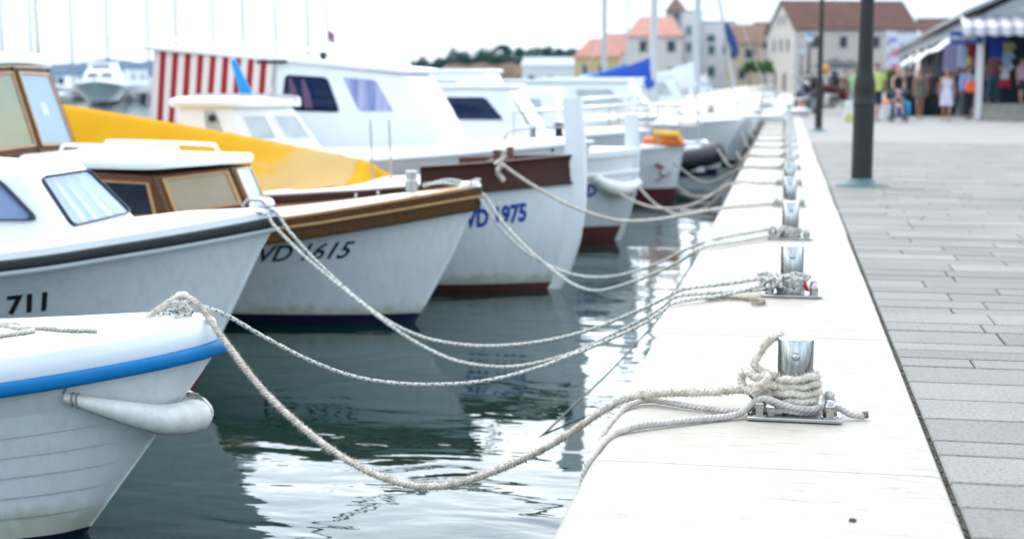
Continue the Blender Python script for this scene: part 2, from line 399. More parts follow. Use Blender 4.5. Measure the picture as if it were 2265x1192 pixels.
# ------------------------------------------------------------------ water
def water_mat():
    m = bpy.data.materials.new('harbour_water'); m.use_nodes = True; nt = m.node_tree; b = nt.nodes['Principled BSDF']
    b.inputs['Base Color'].default_value = (.003, .020, .017, 1); b.inputs['Roughness'].default_value = .015; b.inputs['IOR'].default_value = 1.42
    tc = nt.nodes.new('ShaderNodeTexCoord')
    def layer(scale, stretch, detail, dist=0.):
        mp = nt.nodes.new('ShaderNodeMapping'); mp.inputs['Scale'].default_value = stretch; mp.inputs['Rotation'].default_value = (0, 0, .25)
        nt.links.new(tc.outputs['Object'], mp.inputs[0])
        n = nt.nodes.new('ShaderNodeTexNoise'); n.inputs['Scale'].default_value = scale; n.inputs['Detail'].default_value = detail; n.inputs['Roughness'].default_value = .5
        n.inputs['Distortion'].default_value = dist
        nt.links.new(mp.outputs[0], n.inputs['Vector']); return n.outputs['Fac']
    a = layer(1.3, (.7, 1.25, 1), 2, .6); c = layer(6.0, (.6, 1.4, 1), 2, .3)
    mu = nt.nodes.new('ShaderNodeMath'); mu.operation = 'MULTIPLY_ADD'; mu.inputs[1].default_value = .10; nt.links.new(c, mu.inputs[0]); nt.links.new(a, mu.inputs[2])
    bp = nt.nodes.new('ShaderNodeBump'); bp.inputs['Strength'].default_value = 1; bp.inputs["Distance"].default_value = .017
    nt.links.new(mu.outputs[0], bp.inputs['Height']); nt.links.new(bp.outputs[0], b.inputs['Normal'])
    return m
mb = MB(); mb.add([(-4000, -60, WATER), (-.5, -60, WATER), (-.5, 4000, WATER), (-4000, 4000, WATER)], [(0, 1, 2, 3)])
struct(mb.build('water', water_mat(), smooth=0))

# ------------------------------------------------------------------ quay edge: a row of pale stone coping slabs with a rounded lip
def quay_mat():
    m = pm('pale_limestone', (.41, .378, .328), .62, c2=(.335, .305, .262), vscale=1.6, bump=.25, bscale=55)
    nt = m.node_tree; b = nt.nodes['Principled BSDF']; src = b.inputs['Base Color'].links[0].from_socket
    tc = nt.nodes.new('ShaderNodeTexCoord'); mp = nt.nodes.new('ShaderNodeMapping'); mp.inputs['Scale'].default_value = (1.5, 7, 1); nt.links.new(tc.outputs['Object'], mp.inputs[0])
    v = nt.nodes.new('ShaderNodeTexNoise'); v.inputs['Scale'].default_value = 3.5; v.inputs['Detail'].default_value = 9; v.inputs['Roughness'].default_value = .75; v.inputs['Distortion'].default_value = 1.2
    nt.links.new(mp.outputs[0], v.inputs['Vector'])
    cr = nt.nodes.new('ShaderNodeValToRGB'); cr.color_ramp.elements[0].position = .30; cr.color_ramp.elements[1].position = .47
    cr.color_ramp.elements[0].color = (.62, .575, .51, 1); cr.color_ramp.elements[1].color = (1, 1, 1, 1); nt.links.new(v.outputs['Fac'], cr.inputs[0])
    mx = nt.nodes.new('ShaderNodeMix'); mx.data_type = 'RGBA'; mx.blend_type = 'MULTIPLY'; mx.inputs['Factor'].default_value = 1
    nt.links.new(src, mx.inputs['A']); nt.links.new(cr.outputs[0], mx.inputs['B']); nt.links.new(mx.outputs['Result'], b.inputs['Base Color'])
    return m
QUAY = quay_mat()
def quay():
    mb = MB(); r = .08; xo = -.63; prof = [(xo, -.30)]
    for k in range(8):
        a = math.pi - k / 7 * math.pi / 2; prof.append((xo + r + r * math.cos(a), -r + r * math.sin(a)))
    prof += [(.495, 0), (.515, -.006), (.53, -.03), (.53, -.30)]
    y = 4.58 - 2.45 * 3
    while y < 135:
        L = 2.45 if y < 60 else 10
        dz = random.uniform(-.002, .002); dx = random.uniform(-.006, .004)
        a, b_ = y + .003, y + L - .003
        rows = []
        for yy, s in ((a, .006), (a + .006, 0), (b_ - .006, 0), (b_, .006)):
            rows.append([Vector((px + (dx if px > .4 else 0) + (s if px < 0 else -s if px > .4 else 0), yy, pz + dz - s * .8)) for px, pz in prof])
        mb.grid(rows); n = len(prof)
        o = len(mb.v) - 4 * n; mb.f.append([o + i for i in range(n)]); mb.f.append([o + 3 * n + i for i in range(n)][::-1])
        y += L
    o = struct(mb.build('quay', QUAY, smooth=20)); return o
quay()
WALLM = pm('quay_wall_stone', (.30, .29, .26), .85, var=.45, vscale=3, bump=.6, bscale=14)
mb = MB(); mb.box((-.02, 65, -1.06), (1.1, 142, 1.5)); struct(mb.build('quay_wall', WALLM, smooth=0))

# ------------------------------------------------------------------ paving
def paver_mat():
    m = bpy.data.materials.new('grey_paving_stone'); m.use_nodes = True; nt = m.node_tree; b = nt.nodes['Principled BSDF']; b.inputs['Roughness'].default_value = .8
    b.inputs['Specular IOR Level'].default_value = .3
    tc = nt.nodes.new('ShaderNodeTexCoord'); sx = nt.nodes.new('ShaderNodeSeparateXYZ'); nt.links.new(tc.outputs['UV'], sx.inputs[0])
    r1 = nt.nodes.new('ShaderNodeValToRGB'); r1.color_ramp.elements[0].color = (.19, .186, .17, 1); r1.color_ramp.elements[1].color = (.265, .258, .236, 1); nt.links.new(sx.outputs[0], r1.inputs[0])
    n = nt.nodes.new('ShaderNodeTexNoise'); n.inputs['Scale'].default_value = 70; n.inputs['Detail'].default_value = 4; n.inputs['Roughness'].default_value = .7; nt.links.new(tc.outputs['Object'], n.inputs['Vector'])
    r2 = nt.nodes.new('ShaderNodeValToRGB'); r2.color_ramp.elements[0].position = .36; r2.color_ramp.elements[1].position = .52; r2.color_ramp.elements[0].color = (.66, .66, .66, 1); nt.links.new(n.outputs['Fac'], r2.inputs[0])
    n3 = nt.nodes.new('ShaderNodeTexNoise'); n3.inputs['Scale'].default_value = 1.1; n3.inputs['Detail'].default_value = 5; nt.links.new(tc.outputs['Object'], n3.inputs['Vector'])
    r3 = nt.nodes.new('ShaderNodeValToRGB'); r3.color_ramp.elements[0].position = .3; r3.color_ramp.elements[1].position = .65; r3.color_ramp.elements[0].color = (.82, .83, .83, 1); nt.links.new(n3.outputs['Fac'], r3.inputs[0])
    m1 = nt.nodes.new('ShaderNodeMix'); m1.data_type = 'RGBA'; m1.blend_type = 'MULTIPLY'; m1.inputs['Factor'].default_value = 1; nt.links.new(r1.outputs[0], m1.inputs['A']); nt.links.new(r2.outputs[0], m1.inputs['B'])
    m2 = nt.nodes.new('ShaderNodeMix'); m2.data_type = 'RGBA'; m2.blend_type = 'MULTIPLY'; m2.inputs['Factor'].default_value = 1; nt.links.new(m1.outputs['Result'], m2.inputs['A']); nt.links.new(r3.outputs[0], m2.inputs['B'])
    nt.links.new(m2.outputs['Result'], b.inputs['Base Color'])
    bp = nt.nodes.new('ShaderNodeBump'); bp.inputs['Strength'].default_value = .5; bp.inputs['Distance'].default_value = .004; nt.links.new(n.outputs['Fac'], bp.inputs['Height']); nt.links.new(bp.outputs[0], b.inputs['Normal'])
    return m
PAVER = paver_mat()
def paving():
    mb = MB(); rng = random.Random(3); y = 2.6; x0 = .542
    while y < 30:
        h = rng.choice((.2, .24, .27, .3, .34)); x = x0; first = True; xmax = 2.2 + y * .36
        while x < xmax:
            L = rng.uniform(.55, 1.15) * (rng.uniform(.5, 1) if first else 1); first = False
            g = .003 + rng.uniform(0, .0012); a, b_, c, d = x + (0 if x == x0 else g), x + L - g, y + g + .003, y + h - g - .003
            t = -.014 + rng.uniform(-.002, .002); e = .006
            vs = [(a, c, t - .05), (b_, c, t - .05), (b_, d, t - .05), (a, d, t - .05), (a, c, t - e), (b_, c, t - e), (b_, d, t - e), (a, d, t - e), (a + e, c + e, t), (b_ - e, c + e, t), (b_ - e, d - e, t), (a + e, d - e, t)]
            fs = [(8, 9, 10, 11)] + [(4 + i, 4 + (i + 1) % 4, 8 + (i + 1) % 4, 8 + i) for i in range(4)] + [(i, (i + 1) % 4, 4 + (i + 1) % 4, 4 + i) for i in range(4)]
            q = rng.random(); mb.add(vs, fs, [(q, .5)] * 12); x += L
        y += h
    struct(mb.build('pavement', PAVER, smooth=0))
    far = pm('promenade_stone', (.245, .237, .219), .75, var=.16, vscale=.8)
    g = MB(); g.add([(.5, 30.0, -.016), (120, 30.0, -.016), (120, 420, -.016), (.5, 420, -.016)], [(0, 1, 2, 3)]); g.add([(-70, 137, -.016), (.5, 137, -.016), (.5, 420, -.016), (-70, 420, -.016)], [(0, 1, 2, 3)]); struct(g.build('promenade', far, smooth=0))
    dirt = pm('joint_dirt', (.10, .092, .072), .95, c2=(.045, .045, .03), vscale=40, bump=1, bscale=120)
    g = MB(); g.add([(.5, -6, -.032), (60, -6, -.032), (60, 30.2, -.032), (.5, 30.2, -.032)], [(0, 1, 2, 3)]); struct(g.build('ground', dirt, smooth=0))
    # crumbs of dirt and moss in the joint between coping and paving
    g = MB(); rng = random.Random(9)
    for _ in range(1500):
        yy = rng.uniform(3.2, 14); blob(g, (rng.uniform(.53, .548), yy, -.03), rng.uniform(.004, .011), (1, 1.4, .8), 5, 3)
    o = g.build('joint_moss', dirt, smooth=60); o['kind'] = 'stuff'
paving()

# ------------------------------------------------------------------ bollards
BX = .06
BY = [5.37, 8.45, 11.52, 14.55, 17.45, 20.5, 23.6, 26.7, 29.8, 33.0, 36.2, 39.5, 43, 46.5, 50, 54, 58, 62]
PR = .066
def make_bollard():
    t = thing('mooring_bollard', 'polished steel bollard wrapped in frayed rope, largest and closest on the quay', 'bollard', (BX, BY[0], 0), group='steel bollards along the quay edge')
    MB().box((0, .0, .009), (.345, .29, .013)).build('base_plate', STEEL2, t, bevel=.003)
    MB().lathe([(PR + .012, .0155), (PR + .012, .021), (PR + .002, .03), (PR, .033), (PR, .288), (PR - .0015, .2915), (PR - .004, .2935), (0.0001, .2935)], n=48).build('post', STEEL, t, smooth=30)
    pin = MB(); pin.lathe([(.0165, 0), (.0165, .004), (.0145, .005), (.0145, .012), (.012, .019), (.007, .0235), (.0005, .025)], n=16, axis='Y')
    pin.v = [Vector((p.x, -PR + .002 + p.y, p.z + .232)) for p in pin.v]
    pin.build('cross_pin', STEEL, t)
    for sx_, sy_ in ((-1, -1), (1, -1), (1, 1), (-1, 1)):
        n = MB(); c = (sx_ * .128, sy_ * .103, .0155)
        n.lathe([(.033, 0), (.033, .005)], c, 20); n.lathe([(.0265, .0055), (.0265, .028)], c, 6)
        n.lathe([(.0235, .0285), (.0235, .042), (.020, .055), (.012, .063), (.0004, .066)], c, 16)
        n.build('cap_nut', STEEL2 if sy_ > 0 else STEEL, t, smooth=30)
    return t
bol0 = make_bollard()
ordn = ['', 'second', 'third', 'fourth', 'fifth', 'sixth', 'seventh', 'eighth', 'ninth', 'tenth', 'eleventh', 'twelfth', 'thirteenth', 'fourteenth', 'fifteenth', 'sixteenth', 'seventeenth', 'eighteenth']
for i, y in enumerate(BY[1:], 1):
    extra = {1: 'under knotted ropes', 2: 'with low tangled rope and a bare post', 3: 'holding one tight line'}.get(i, 'in the row, shrinking down the quay')
    dup(bol0, (BX + (0.0 if i < 5 else .003 * i), y, 0), label='%s polished steel bollard from the camera, %s' % (ordn[i], extra))

p = atZ(1886, 1150, .004); m = MB(); blob(m, p, .009, (1.3, 1, .8), 9, 6); tag(m.build('pebble', pm('brown_pebble', (.10, .07, .05), .9, var=.3), None, smooth=60), 'tiny brown pebble lying on the pale quay stone in the near foreground', 'pebble')
# ------------------------------------------------------------------ boats: hull kit (local x to the bow, y to port, z up from the waterline)
def interp(tab, x):
    if x <= tab[0][0]: return tab[0][1:]
    for a, b in zip(tab, tab[1:]):
        if x <= b[0]:
            t = (x - a[0]) / (b[0] - a[0]); return tuple(p + (q - p) * t for p, q in zip(a[1:], b[1:]))
    return tab[-1][1:]
def smooth_tab(tab, step=.08):
    """resample a table through a monotone-ish spline"""
    pts = catmull([Vector((r[0], r[1], r[2])) for r in tab], step); return [(p.x, max(0., p.y), p.z) for p in pts]
class Hull:
    """rail: (distance back from the rail tip, half beam, z); stem: (z, x) low to high"""
    def __init__(s, rail, stem, zp=.05, depth=.4, flare=.5, entry=1.3, full=None, tip=None):
        s.rail = smooth_tab(rail); s.stem = stem; s.zp = zp; s.depth = depth; s.flare = flare; s.entry = entry; s.L = rail[-1][0]
        s.xt = s.stemx(rail[0][2])
    def stemx(s, z): return interp(s.stem, z)[0]
    def zlev(s, k, d):
        zr = interp(s.rail, d)[1]
        if k >= .3: return s.zp + (zr - s.zp) * (k - .3) / .7
        return -s.depth + (s.zp + s.depth) * k / .3
    def pt(s, d, k, side=-1):
        """hull skin: d metres back from the stem on level k (0 keel, .3 paint line, 1 rail)"""
        b, zr = interp(s.rail, d); z = s.zlev(k, d)
        x0 = s.stemx(s.zlev(k, 0))
        kk = max(0., 1 - k)
        # lower levels start finer and stay narrower
        de = d / (1 + s.entry * kk)
        be = interp(s.rail, de)[0]
        wid = (max(0., k) ** s.flare) if k < 1 else 1.
        y = be * (1 - (1 - wid) * min(1, .35 + d / s.L * 1.4))
        if k < .3: y *= (k / .3) ** .5
        # sterns stay on the transom plane
        x = x0 - d * (s.L + x0 - s.xt) / s.L
        return Vector((x, side * max(y, .012), z))
    def ds(s, n=34): return [s.L * (i / n) ** 1.7 for i in range(n + 1)]
    def skin(s, k0, k1, nk, clinker=0, step=.010):
        mb = MB(); ds = s.ds()
        for side in (-1, 1):
            if not clinker:
                mb.grid([[s.pt(d, k0 + (k1 - k0) * j / nk, side) for d in ds] for j in range(nk + 1)])
            else:
                for p in range(clinker):
                    a = k0 + (k1 - k0) * p / clinker; b = k0 + (k1 - k0) * (p + 1) / clinker; rows = []
                    for j, o in ((0, 0.), (0, step), (.12, step * .95), (.5, step * .55), (1, 0.)):
                        k = a + (b - a) * j; rows.append([s.pt(d, k, side) + Vector((0, side * o * min(1, d * 6), 0)) for d in ds])
                    mb.grid(rows)
        return mb
    def transom(s, k0=0, k1=1, n=8):
        L = s.L; ring = [s.pt(L, k0 + (k1 - k0) * j / n, -1) for j in range(n + 1)] + [s.pt(L, k1 - (k1 - k0) * j / n, 1) for j in range(n + 1)]
        return MB().poly(ring)
    def stem_bar(s, w=.03, k0=0., k1=1., out=.012):
        """narrow bar that closes the two skins at the bow"""
        mb = MB(); rows = []
        n = 14
        for j in range(n + 1):
            k = k0 + (k1 - k0) * j / n; z = s.zlev(k, 0); x = s.stemx(z)
            rows.append([Vector((x - .03, -w, z)), Vector((x + out * .4, -w * .75, z)), Vector((x + out, 0, z)), Vector((x + out * .4, w * .75, z)), Vector((x - .03, w, z))])
        mb.grid(rows); return mb
    def path(s, dz=0., dy=0., dmax=None, k=None, n=40):
        """rail line starboard stern -> bow -> port stern"""
        dm = dmax or s.L; ds = [dm * (i / n) ** 1.6 for i in range(n + 1)]
        st = []
        for d in ds[::-1]:
            p = s.pt(d, 1. if k is None else k, -1); st.append(p + Vector((0, 0, dz)))
        st[-1].y = 0
        pt_ = [Vector((p.x, -p.y, p.z)) for p in st[:-1]][::-1]
        return st + pt_
    def sweep(s, prof, dz=0., dmax=None, k=None, n=40, closed=True):
        """profile (outward, up) carried along the rail"""
        P = s.path(dz, 0, dmax, k, n); mb = MB(); rows = []; m = len(P)
        for i in range(m):
            a = P[max(0, i - 1)]; b = P[min(m - 1, i + 1)]; t = b - a; t.z = 0; t = t.normalized()
            nrm = Vector((t.y, -t.x, 0))
            q = P[i] - P[max(0, i - 1)] if i else P[1] - P[0]; q.z = 0; q = q.normalized() if q.length else t
            sc = 1 / max(.55, Vector((q.y, -q.x, 0)).dot(nrm))
            rows.append([P[i] + nrm * (o * sc) + Vector((0, 0, u)) for o, u in prof])
        n_ = len(prof)
        mb.grid(rows, cu=closed)
        if closed: mb.f.append(list(range(len(mb.v) - m * n_, len(mb.v) - m * n_ + n_))); mb.f.append(list(range(len(mb.v) - n_, len(mb.v))))
        return mb
    def deck(s, d0, d1, dz=0., camber=.04, inset_=.0, ny=8, nx=26, zline=None):
        rows = []
        for i in range(nx + 1):
            d = d0 + (d1 - d0) * (i / nx) ** 1.3; p = s.pt(d, 1, 1); y = max(.004, p.y - inset_); row = []
            for j in range(ny + 1):
                v = -1 + 2 * j / ny; row.append(Vector((p.x, y * v, p.z + dz + camber * (1 - v * v) * min(1, y * 2))))
            rows.append(row)
        return MB().grid(rows)
    def lettering(s, body, size, d0, k_or_z, side=-1, shear=0., xs=1., bold=0., off=.004, slope=0.):
        """text laid on the skin; starts d0 metres back and reads towards the bow on the starboard side"""
        V, F = text_mesh(body, size, shear, xs, bold); vs = []
        for p in V:
            d = d0 - p.x; z = k_or_z + p.y + slope * p.x
            zr = interp(s.rail, max(d, 0))[1]; k = .3 + .7 * (z - s.zp) / (zr - s.zp); k = min(max(k, .31), .99)
            q = s.pt(max(d, .0), k, side); q2 = s.pt(max(d, 0), k - .03, side); q3 = s.pt(d + .03, k, side)
            n = (q2 - q).cross(q3 - q).normalized()
            if n.y * side < 0: n = -n
            vs.append(q + n * off)
        mb = MB(); mb.add(vs, F); return mb
def rprof(w, h, r=.012):
    """rounded strip profile w outward by h tall, centred in height"""
    q = rounded([(0, -h / 2), (w, -h / 2), (w, h / 2), (0, h / 2)], r, 3); return [(p.x, p.y) for p in q]
def rope_line(name, pts, r, mat, label=None, cat='rope', group=None, parent=None, fuzz=0, lay=0., n=8, step=None, layamp=0., spline=True, seed=1):
    P = catmull(pts, step or max(.012, r * 1.2)) if spline else [Vector(p) for p in pts]
    c = P[len(P) // 2]; rj = random.Random(seed + 5); mb = MB(); mb.tube(P, [r * rj.uniform(.90, 1.13) for _ in P] if fuzz > 400 else r, n, lay=lay, layamp=layamp)
    if fuzz:
        rng = random.Random(seed); L = len(P)
        for _ in range(fuzz):
            i = rng.randrange(1, L - 1); t = (P[i + 1] - P[i - 1]).normalized(); o = t.orthogonal().normalized(); a = rng.uniform(0, 6.283)
            nn = (o * math.cos(a) + t.cross(o) * math.sin(a)); base = P[i].lerp(P[i + 1], rng.random()) + nn * r * .9
            d = (nn + t * rng.uniform(-1.3, 1.3) + Vector((rng.uniform(-.5, .5), rng.uniform(-.5, .5), rng.uniform(-.5, .5)))).normalized()
            l = rng.uniform(.004, .020); w_ = d.cross(nn + Vector((.01, .02, .03))).normalized() * rng.uniform(.0009, .0022)
            mb.add([base - w_, base + w_, base + d * l], [(0, 1, 2)], [(0, 0)] * 3)
    o = mb.build(name, mat, parent, smooth=80, fixn=False)
    if label: tag(o, label, cat, group)
    return o
# ------------------------------------------------------------------ boat A: clinker dinghy with the blue rubbing rim
def boat_a():
    t = thing('rowing_boat', 'small white clinker dinghy with a bright blue rubbing rim, closest boat', 'boat', (-3.25, 6.10, WATER), rad(13), 'small boats moored bow to the quay')
    h = Hull([(0, .0, .905), (.05, .11, .901), (.2, .26, .886), (.45, .40, .860), (.8, .53, .825), (1.3, .66, .79), (2.2, .80, .76), (3.6, .76, .76)],
             [(-.4, -.28), (0, .0), (.45, .33), (.80, .585), (.925, .66), (1.1, .66)], zp=.035, depth=.35, flare=.62, entry=1.5)
    hull = h.skin(.3, .86, 7, clinker=6, step=.011); up = h.skin(.86, 1, 3); hull.add(up.v, up.f)
    tr = h.transom(.3, 1); hull.add(tr.v, tr.f); sb = h.stem_bar(.016, .3, 1, .006); hull.add(sb.v, sb.f)
    hull.build('hull', HULLW, t, smooth=30)
    b = h.skin(0, .3, 4); b.add(*(lambda q: (q.v, q.f))(h.stem_bar(.016, 0, .3, .006))); b.build('bottom_paint', NAVY, t)
    h.sweep(rprof(.052, .066, .026), 0).build('rubbing_rim', BLUE, t)
    h.sweep([(.004, .03), (.012, .06), (.0, .125), (-.012, .140), (-.03, .145), (-.055, .142), (-.06, .11), (-.06, .03)], 0).build('gunwale', WHITE, t)
    h.deck(.06, 1.9, .122, .012, .045).build('foredeck', WHITE, t, solid=.03)
    # open well aft of the foredeck
    f = h.deck(1.9, 3.58, -.45, 0, .06); f.build('floor', WHITE2, t)
    m = MB()
    for d in (2.3, 3.1):
        p = h.pt(d, 1, 1); m.box((p.x, 0, p.z - .1), (.22, p.y * 2 - .08, .03))
    m.build('thwart', WOODL, t, bevel=.004)
    # low post the bow lines are made fast to
    m = MB(); m.lathe([(.028, 0), (.028, .09), (.034, .095), (.034, .11), (.02, .12), (.001, .122)], (.49, .02, 1.04), 16); m.build('mooring_post', STEEL2, t)
    return t, h
tA, hA = boat_a()
MA = parent_matrix(tA)
# bow fender hung round the stem of boat A
def fender_a():
    A = hA.pt(.52, .93, -1); A = A + Vector((-.04, -.035, -.01)); B = Vector((A.x + .02, -A.y, A.z - .01))
    tip = Vector((.53, -.03, .585))
    pts = catmull([A, A.lerp(tip, .33) + Vector((.03, -.065, -.015)), A.lerp(tip, .72) + Vector((.03, -.075, -.03)), tip + Vector((.005, -.03, -.004)), tip + Vector((.005, .03, 0)), B.lerp(tip, .72) + Vector((.02, .05, -.015)), B.lerp(tip, .33) + Vector((.03, .045, 0)), B], .02)
    n = len(pts); R = []
    for i in range(n):
        u = abs(i / (n - 1) * 2 - 1); R.append(.082 * (1 - .76 * u ** 1.5))
    vin = pm('fender_vinyl', (.74, .72, .68), .45, c2=(.55, .53, .48), vscale=14, coat=.1, bump=.15, bscale=30)
    mb = MB(); mb.tube([MA @ p for p in pts], R, 20); o = mb.build('bow_fender', vin, None, smooth=70)
    tag(o, 'white inflatable fender bent round the bow under the blue rim', 'fender')
    # seam and lashings
    s_ = MB(); k = 8; q = [MA @ (pts[i] + Vector((0, -R[i] * .55 if i < n / 2 else R[i] * .55, -R[i] * .84))) for i in range(3, n - 3)]
    s_.tube(q, .0022, 5); s_.build('seam', STEEL2, o)
    for i in (2, 3):
        c = pts[i]; l = MB(); l.tube([MA @ (c + Vector((.0, math.cos(a) * (R[i] + .004), math.sin(a) * (R[i] + .004)))) for a in [2 * math.pi * j / 14 for j in range(15)]], .005, 6); l.build('lashing', ROPE_D, o)
    for P_, r_ in (([A + Vector((0, 0, .015)), A + Vector((.01, .01, .05)), A + Vector((-.05, .03, .06)), A + Vector((-.16, -.05, .045))], .006),
                   ([tip + Vector((.062, .0, .03)), tip + Vector((.035, .005, .085)), tip + Vector((-.03, .03, .09)), tip + Vector((-.12, .03, .09)), tip + Vector((-.17, 0, .12))], .009),
                   ([tip + Vector((-.02, -.01, .085)), tip + Vector((.05, -.012, .070)), tip + Vector((.092, -.014, .01)), tip + Vector((.075, -.012, -.05))], .005)):
        l = MB(); l.tube([MA @ p for p in catmull(P_, .015)], r_, 6); l.build('lashing', ROPE_D, o)
fender_a()
# bow rope lying on the foredeck of boat A
def deckrope():
    pts = []
    base = atZ(60, 735, .155)
    z = lambda x, y: .165
    for u, v in ((215, 733), (150, 735), (90, 733), (40, 727), (0, 724), (-45, 735), (-30, 746), (20, 745), (60, 742), (72, 732), (40, 722), (-10, 728), (-60, 737), (-120, 742)):
        pts.append(atZ(u, v, .16))
    pts = [Vector((p.x, p.y, (MA @ Vector((0, 0, 0))).z + 1.063 + .006 * (i % 3))) for i, p in enumerate(pts)]
    rope_line('deck_rope', pts, .012, ROPE, 'loose beige rope coiled on the white foredeck above the blue rim', 'rope', n=10, fuzz=500)
deckrope()

# ------------------------------------------------------------------ boat B: white cabin boat 711
def boat_b():
    t = thing('cabin_boat', 'white cabin boat numbered 711 with black rub rail and curtained windows', 'boat', (-4.03, 9.2, WATER), rad(4), 'small boats moored bow to the quay')
    h = Hull([(0, 0, 1.20), (.1, .13, 1.185), (.35, .33, 1.145), (.8, .60, 1.08), (1.5, .92, .99), (2.4, 1.1, .93), (5.2, 1.05, .93)],
             [(-.4, -.25), (0, -.02), (.2, .10), (.6, .30), (1.0, .50), (1.2, .62), (1.4, .66)], zp=.19, depth=.4, flare=.6, entry=1.5)
    hull = h.skin(.3, 1, 12); sb = h.stem_bar(.022, .3, 1, .010); hull.add(sb.v, sb.f); tr = h.transom(.3, 1); hull.add(tr.v, tr.f)
    hull.build('hull', HULLW, t, smooth=40)
    b = h.skin(0, .3, 4); q = h.stem_bar(.022, 0, .3, .010); b.add(q.v, q.f); b.build('bottom_paint', RED, t)
    h.sweep(rprof(.04, .072, .016), -.005).build('rub_rail', BLACK, t)
    h.sweep([(.003, -.075), (.016, -.06), (.016, -.04), (.003, -.028)], 0).build('moulding', WHITE2, t)
    h.sweep([(.004, .026), (.0, .075), (-.03, .098), (-.07, .10), (-.075, .026)], 0).build('toe_rail', WHITE, t)
    h.deck(.08, 5.1, .085, .07, .05).build('foredeck', WHITE, t, solid=.03)
    # fairlead chocks at the bow
    m = MB(); m.box((h.xt - .10, 0, 1.32), (.16, .13, .05), taper=.8); m.build('bow_fitting', WHITE, t, bevel=.012)
    for sy in (-1, 1):
        m = MB(); m.tube([(h.xt - .2, sy * .13, 1.30), (h.xt - .17, sy * .13, 1.345), (h.xt - .08, sy * .10, 1.345), (h.xt - .05, sy * .09, 1.305)], .009, 8); m.build('fairlead', STEEL, t)
    mb_l = h.lettering('711', .19, 1.50, .615, bold=.007, shear=-.05, slope=.09); mb_l.build('registration_number', BLACK, t, smooth=0)
    # cabin: raked front windscreen, long sides
    inv = MA
    zb = 1.02; zt = 1.60; xf, xft = -.60, -.95; xa = -4.2; yb, yt = .60, .44; ya, yat = .86, .70
    q = lambda x, y, z: Vector((x, y, z))
    side = Quad(q(xa, -ya, zb), q(xf, -yb, zb + .12), q(xft, -yt, zt - .03), q(xa, -yat, zt + .1))
    front = Quad(q(xf, -yb, zb + .12), q(xf, yb, zb + .12), q(xft, yt, zt - .03), q(xft, -yt, zt - .03))
    port = Quad(q(xf, yb, zb + .12), q(xa, ya, zb), q(xa, yat, zt + .1), q(xft, yt, zt - .03))
    aft = Quad(q(xa, ya, zb), q(xa, -ya, zb), q(xa, -yat, zt + .1), q(xa, yat, zt + .1))
    m = MB(); B = [side.p[0], side.p[1], front.p[1], aft.p[0]]; T = [side.p[3], side.p[2], front.p[2], aft.p[3]]
    m.shell([p - (q_ - p) * .26 for p, q_ in zip(B, T)], T); m.build('cabin', WHITE, t, bevel=.07, bseg=5, weld=True)
    return t, h, side, front, port
tB, hB, sideB, frontB, portB = boat_b()
LACE = None
def lace():
    m = stripes('lace_curtain', (.62, .64, .76), (.78, .79, .86), 46, 0, .8, .5); nt = m.node_tree; b = nt.nodes['Principled BSDF']
    tc = nt.nodes.new('ShaderNodeTexCoord'); ck = nt.nodes.new('ShaderNodeTexChecker'); ck.inputs['Scale'].default_value = 70
    ck.inputs['Color1'].default_value = (.30, .33, .50, 1); ck.inputs['Color2'].default_value = (.74, .75, .84, 1); nt.links.new(tc.outputs['UV'], ck.inputs['Vector']); nt.links.new(ck.outputs['Color'], b.inputs['Base Color'])
    return m
LACE = lace(); VOILE = pm('white_voile', (.90, .89, .86), .8, c2=(.40, .47, .70), vscale=1, stretch=(7, .3, 1), coords='UV')
INNER = pm('cabin_shade', (.02, .022, .03), .9)
NAVYIN = pm('blue_lining', (.03, .10, .33), .7)
def curtain_window(parent, quad, uv, fw, fmat, cmat, r=.05, folds=9, amp=.008, proud=.016, gap=None):
    """frame, dark recess, pleated curtain behind a glass pane"""
    o = quad.outline(uv, r, 5); i = inset(o, fw)
    fr = MB().ring(quad.to3(o, .002), quad.to3(i, .002), quad.n * (proud + .018)).build('window', fmat, parent, bevel=.003)
    MB().prism(quad.to3(inset(o, fw * .5), .0015), quad.n * .002).build('backing', NAVYIN, fr)
    us = [p[0] for p in uv]; vs = [p[1] for p in uv]
    pts = []; N = 70; M_ = 6
    q = [Vector(p) for p in uv]        # bl br tr tl
    ins = fw / quad.w * .6; rows = []
    for a in range(M_ + 1):
        v = .03 + .94 * a / M_; row = []
        for b in range(N + 1):
            u = .02 + .96 * b / N
            p = (q[0] * (1 - u) + q[1] * u) * (1 - v) + (q[3] * (1 - u) + q[2] * u) * v
            w_ = amp * (.5 + .5 * math.sin(folds * 6.283 * u + 1.3 * math.sin(5 * u))) * (1 - .35 * v)
            row.append(quad.at(p[0], p[1], .005 + w_))
        rows.append(row)
    MB().grid(rows).build('curtain', cmat, fr, smooth=80)
    MB().prism(quad.to3(inset(o, fw * .6), proud + .004), quad.n * .003).build('pane', GLASS, fr)
    return fr
RUBBERW = pm('black_window_rubber', (.008, .014, .03), .4)
curtain_window(tB, frontB, [(.08, .10), (.95, .10), (.92, .84), (.08, .84)], .016, RUBBERW, VOILE, .06, 5, .007, proud=.006)
curtain_window(tB, sideB, [(.60, .26), (.965, .22), (.93, .86), (.60, .84)], .035, RUBBERW, LACE, .09, 8, .004)
curtain_window(tB, sideB, [(.18, .26), (.54, .26), (.54, .84), (.18, .84)], .035, RUBBERW, LACE, .09, 8, .004)
curtain_window(tB, portB, [(.05, .22), (.42, .26), (.42, .84), (.08, .84)], .035, RUBBERW, LACE, .09, 8, .004)

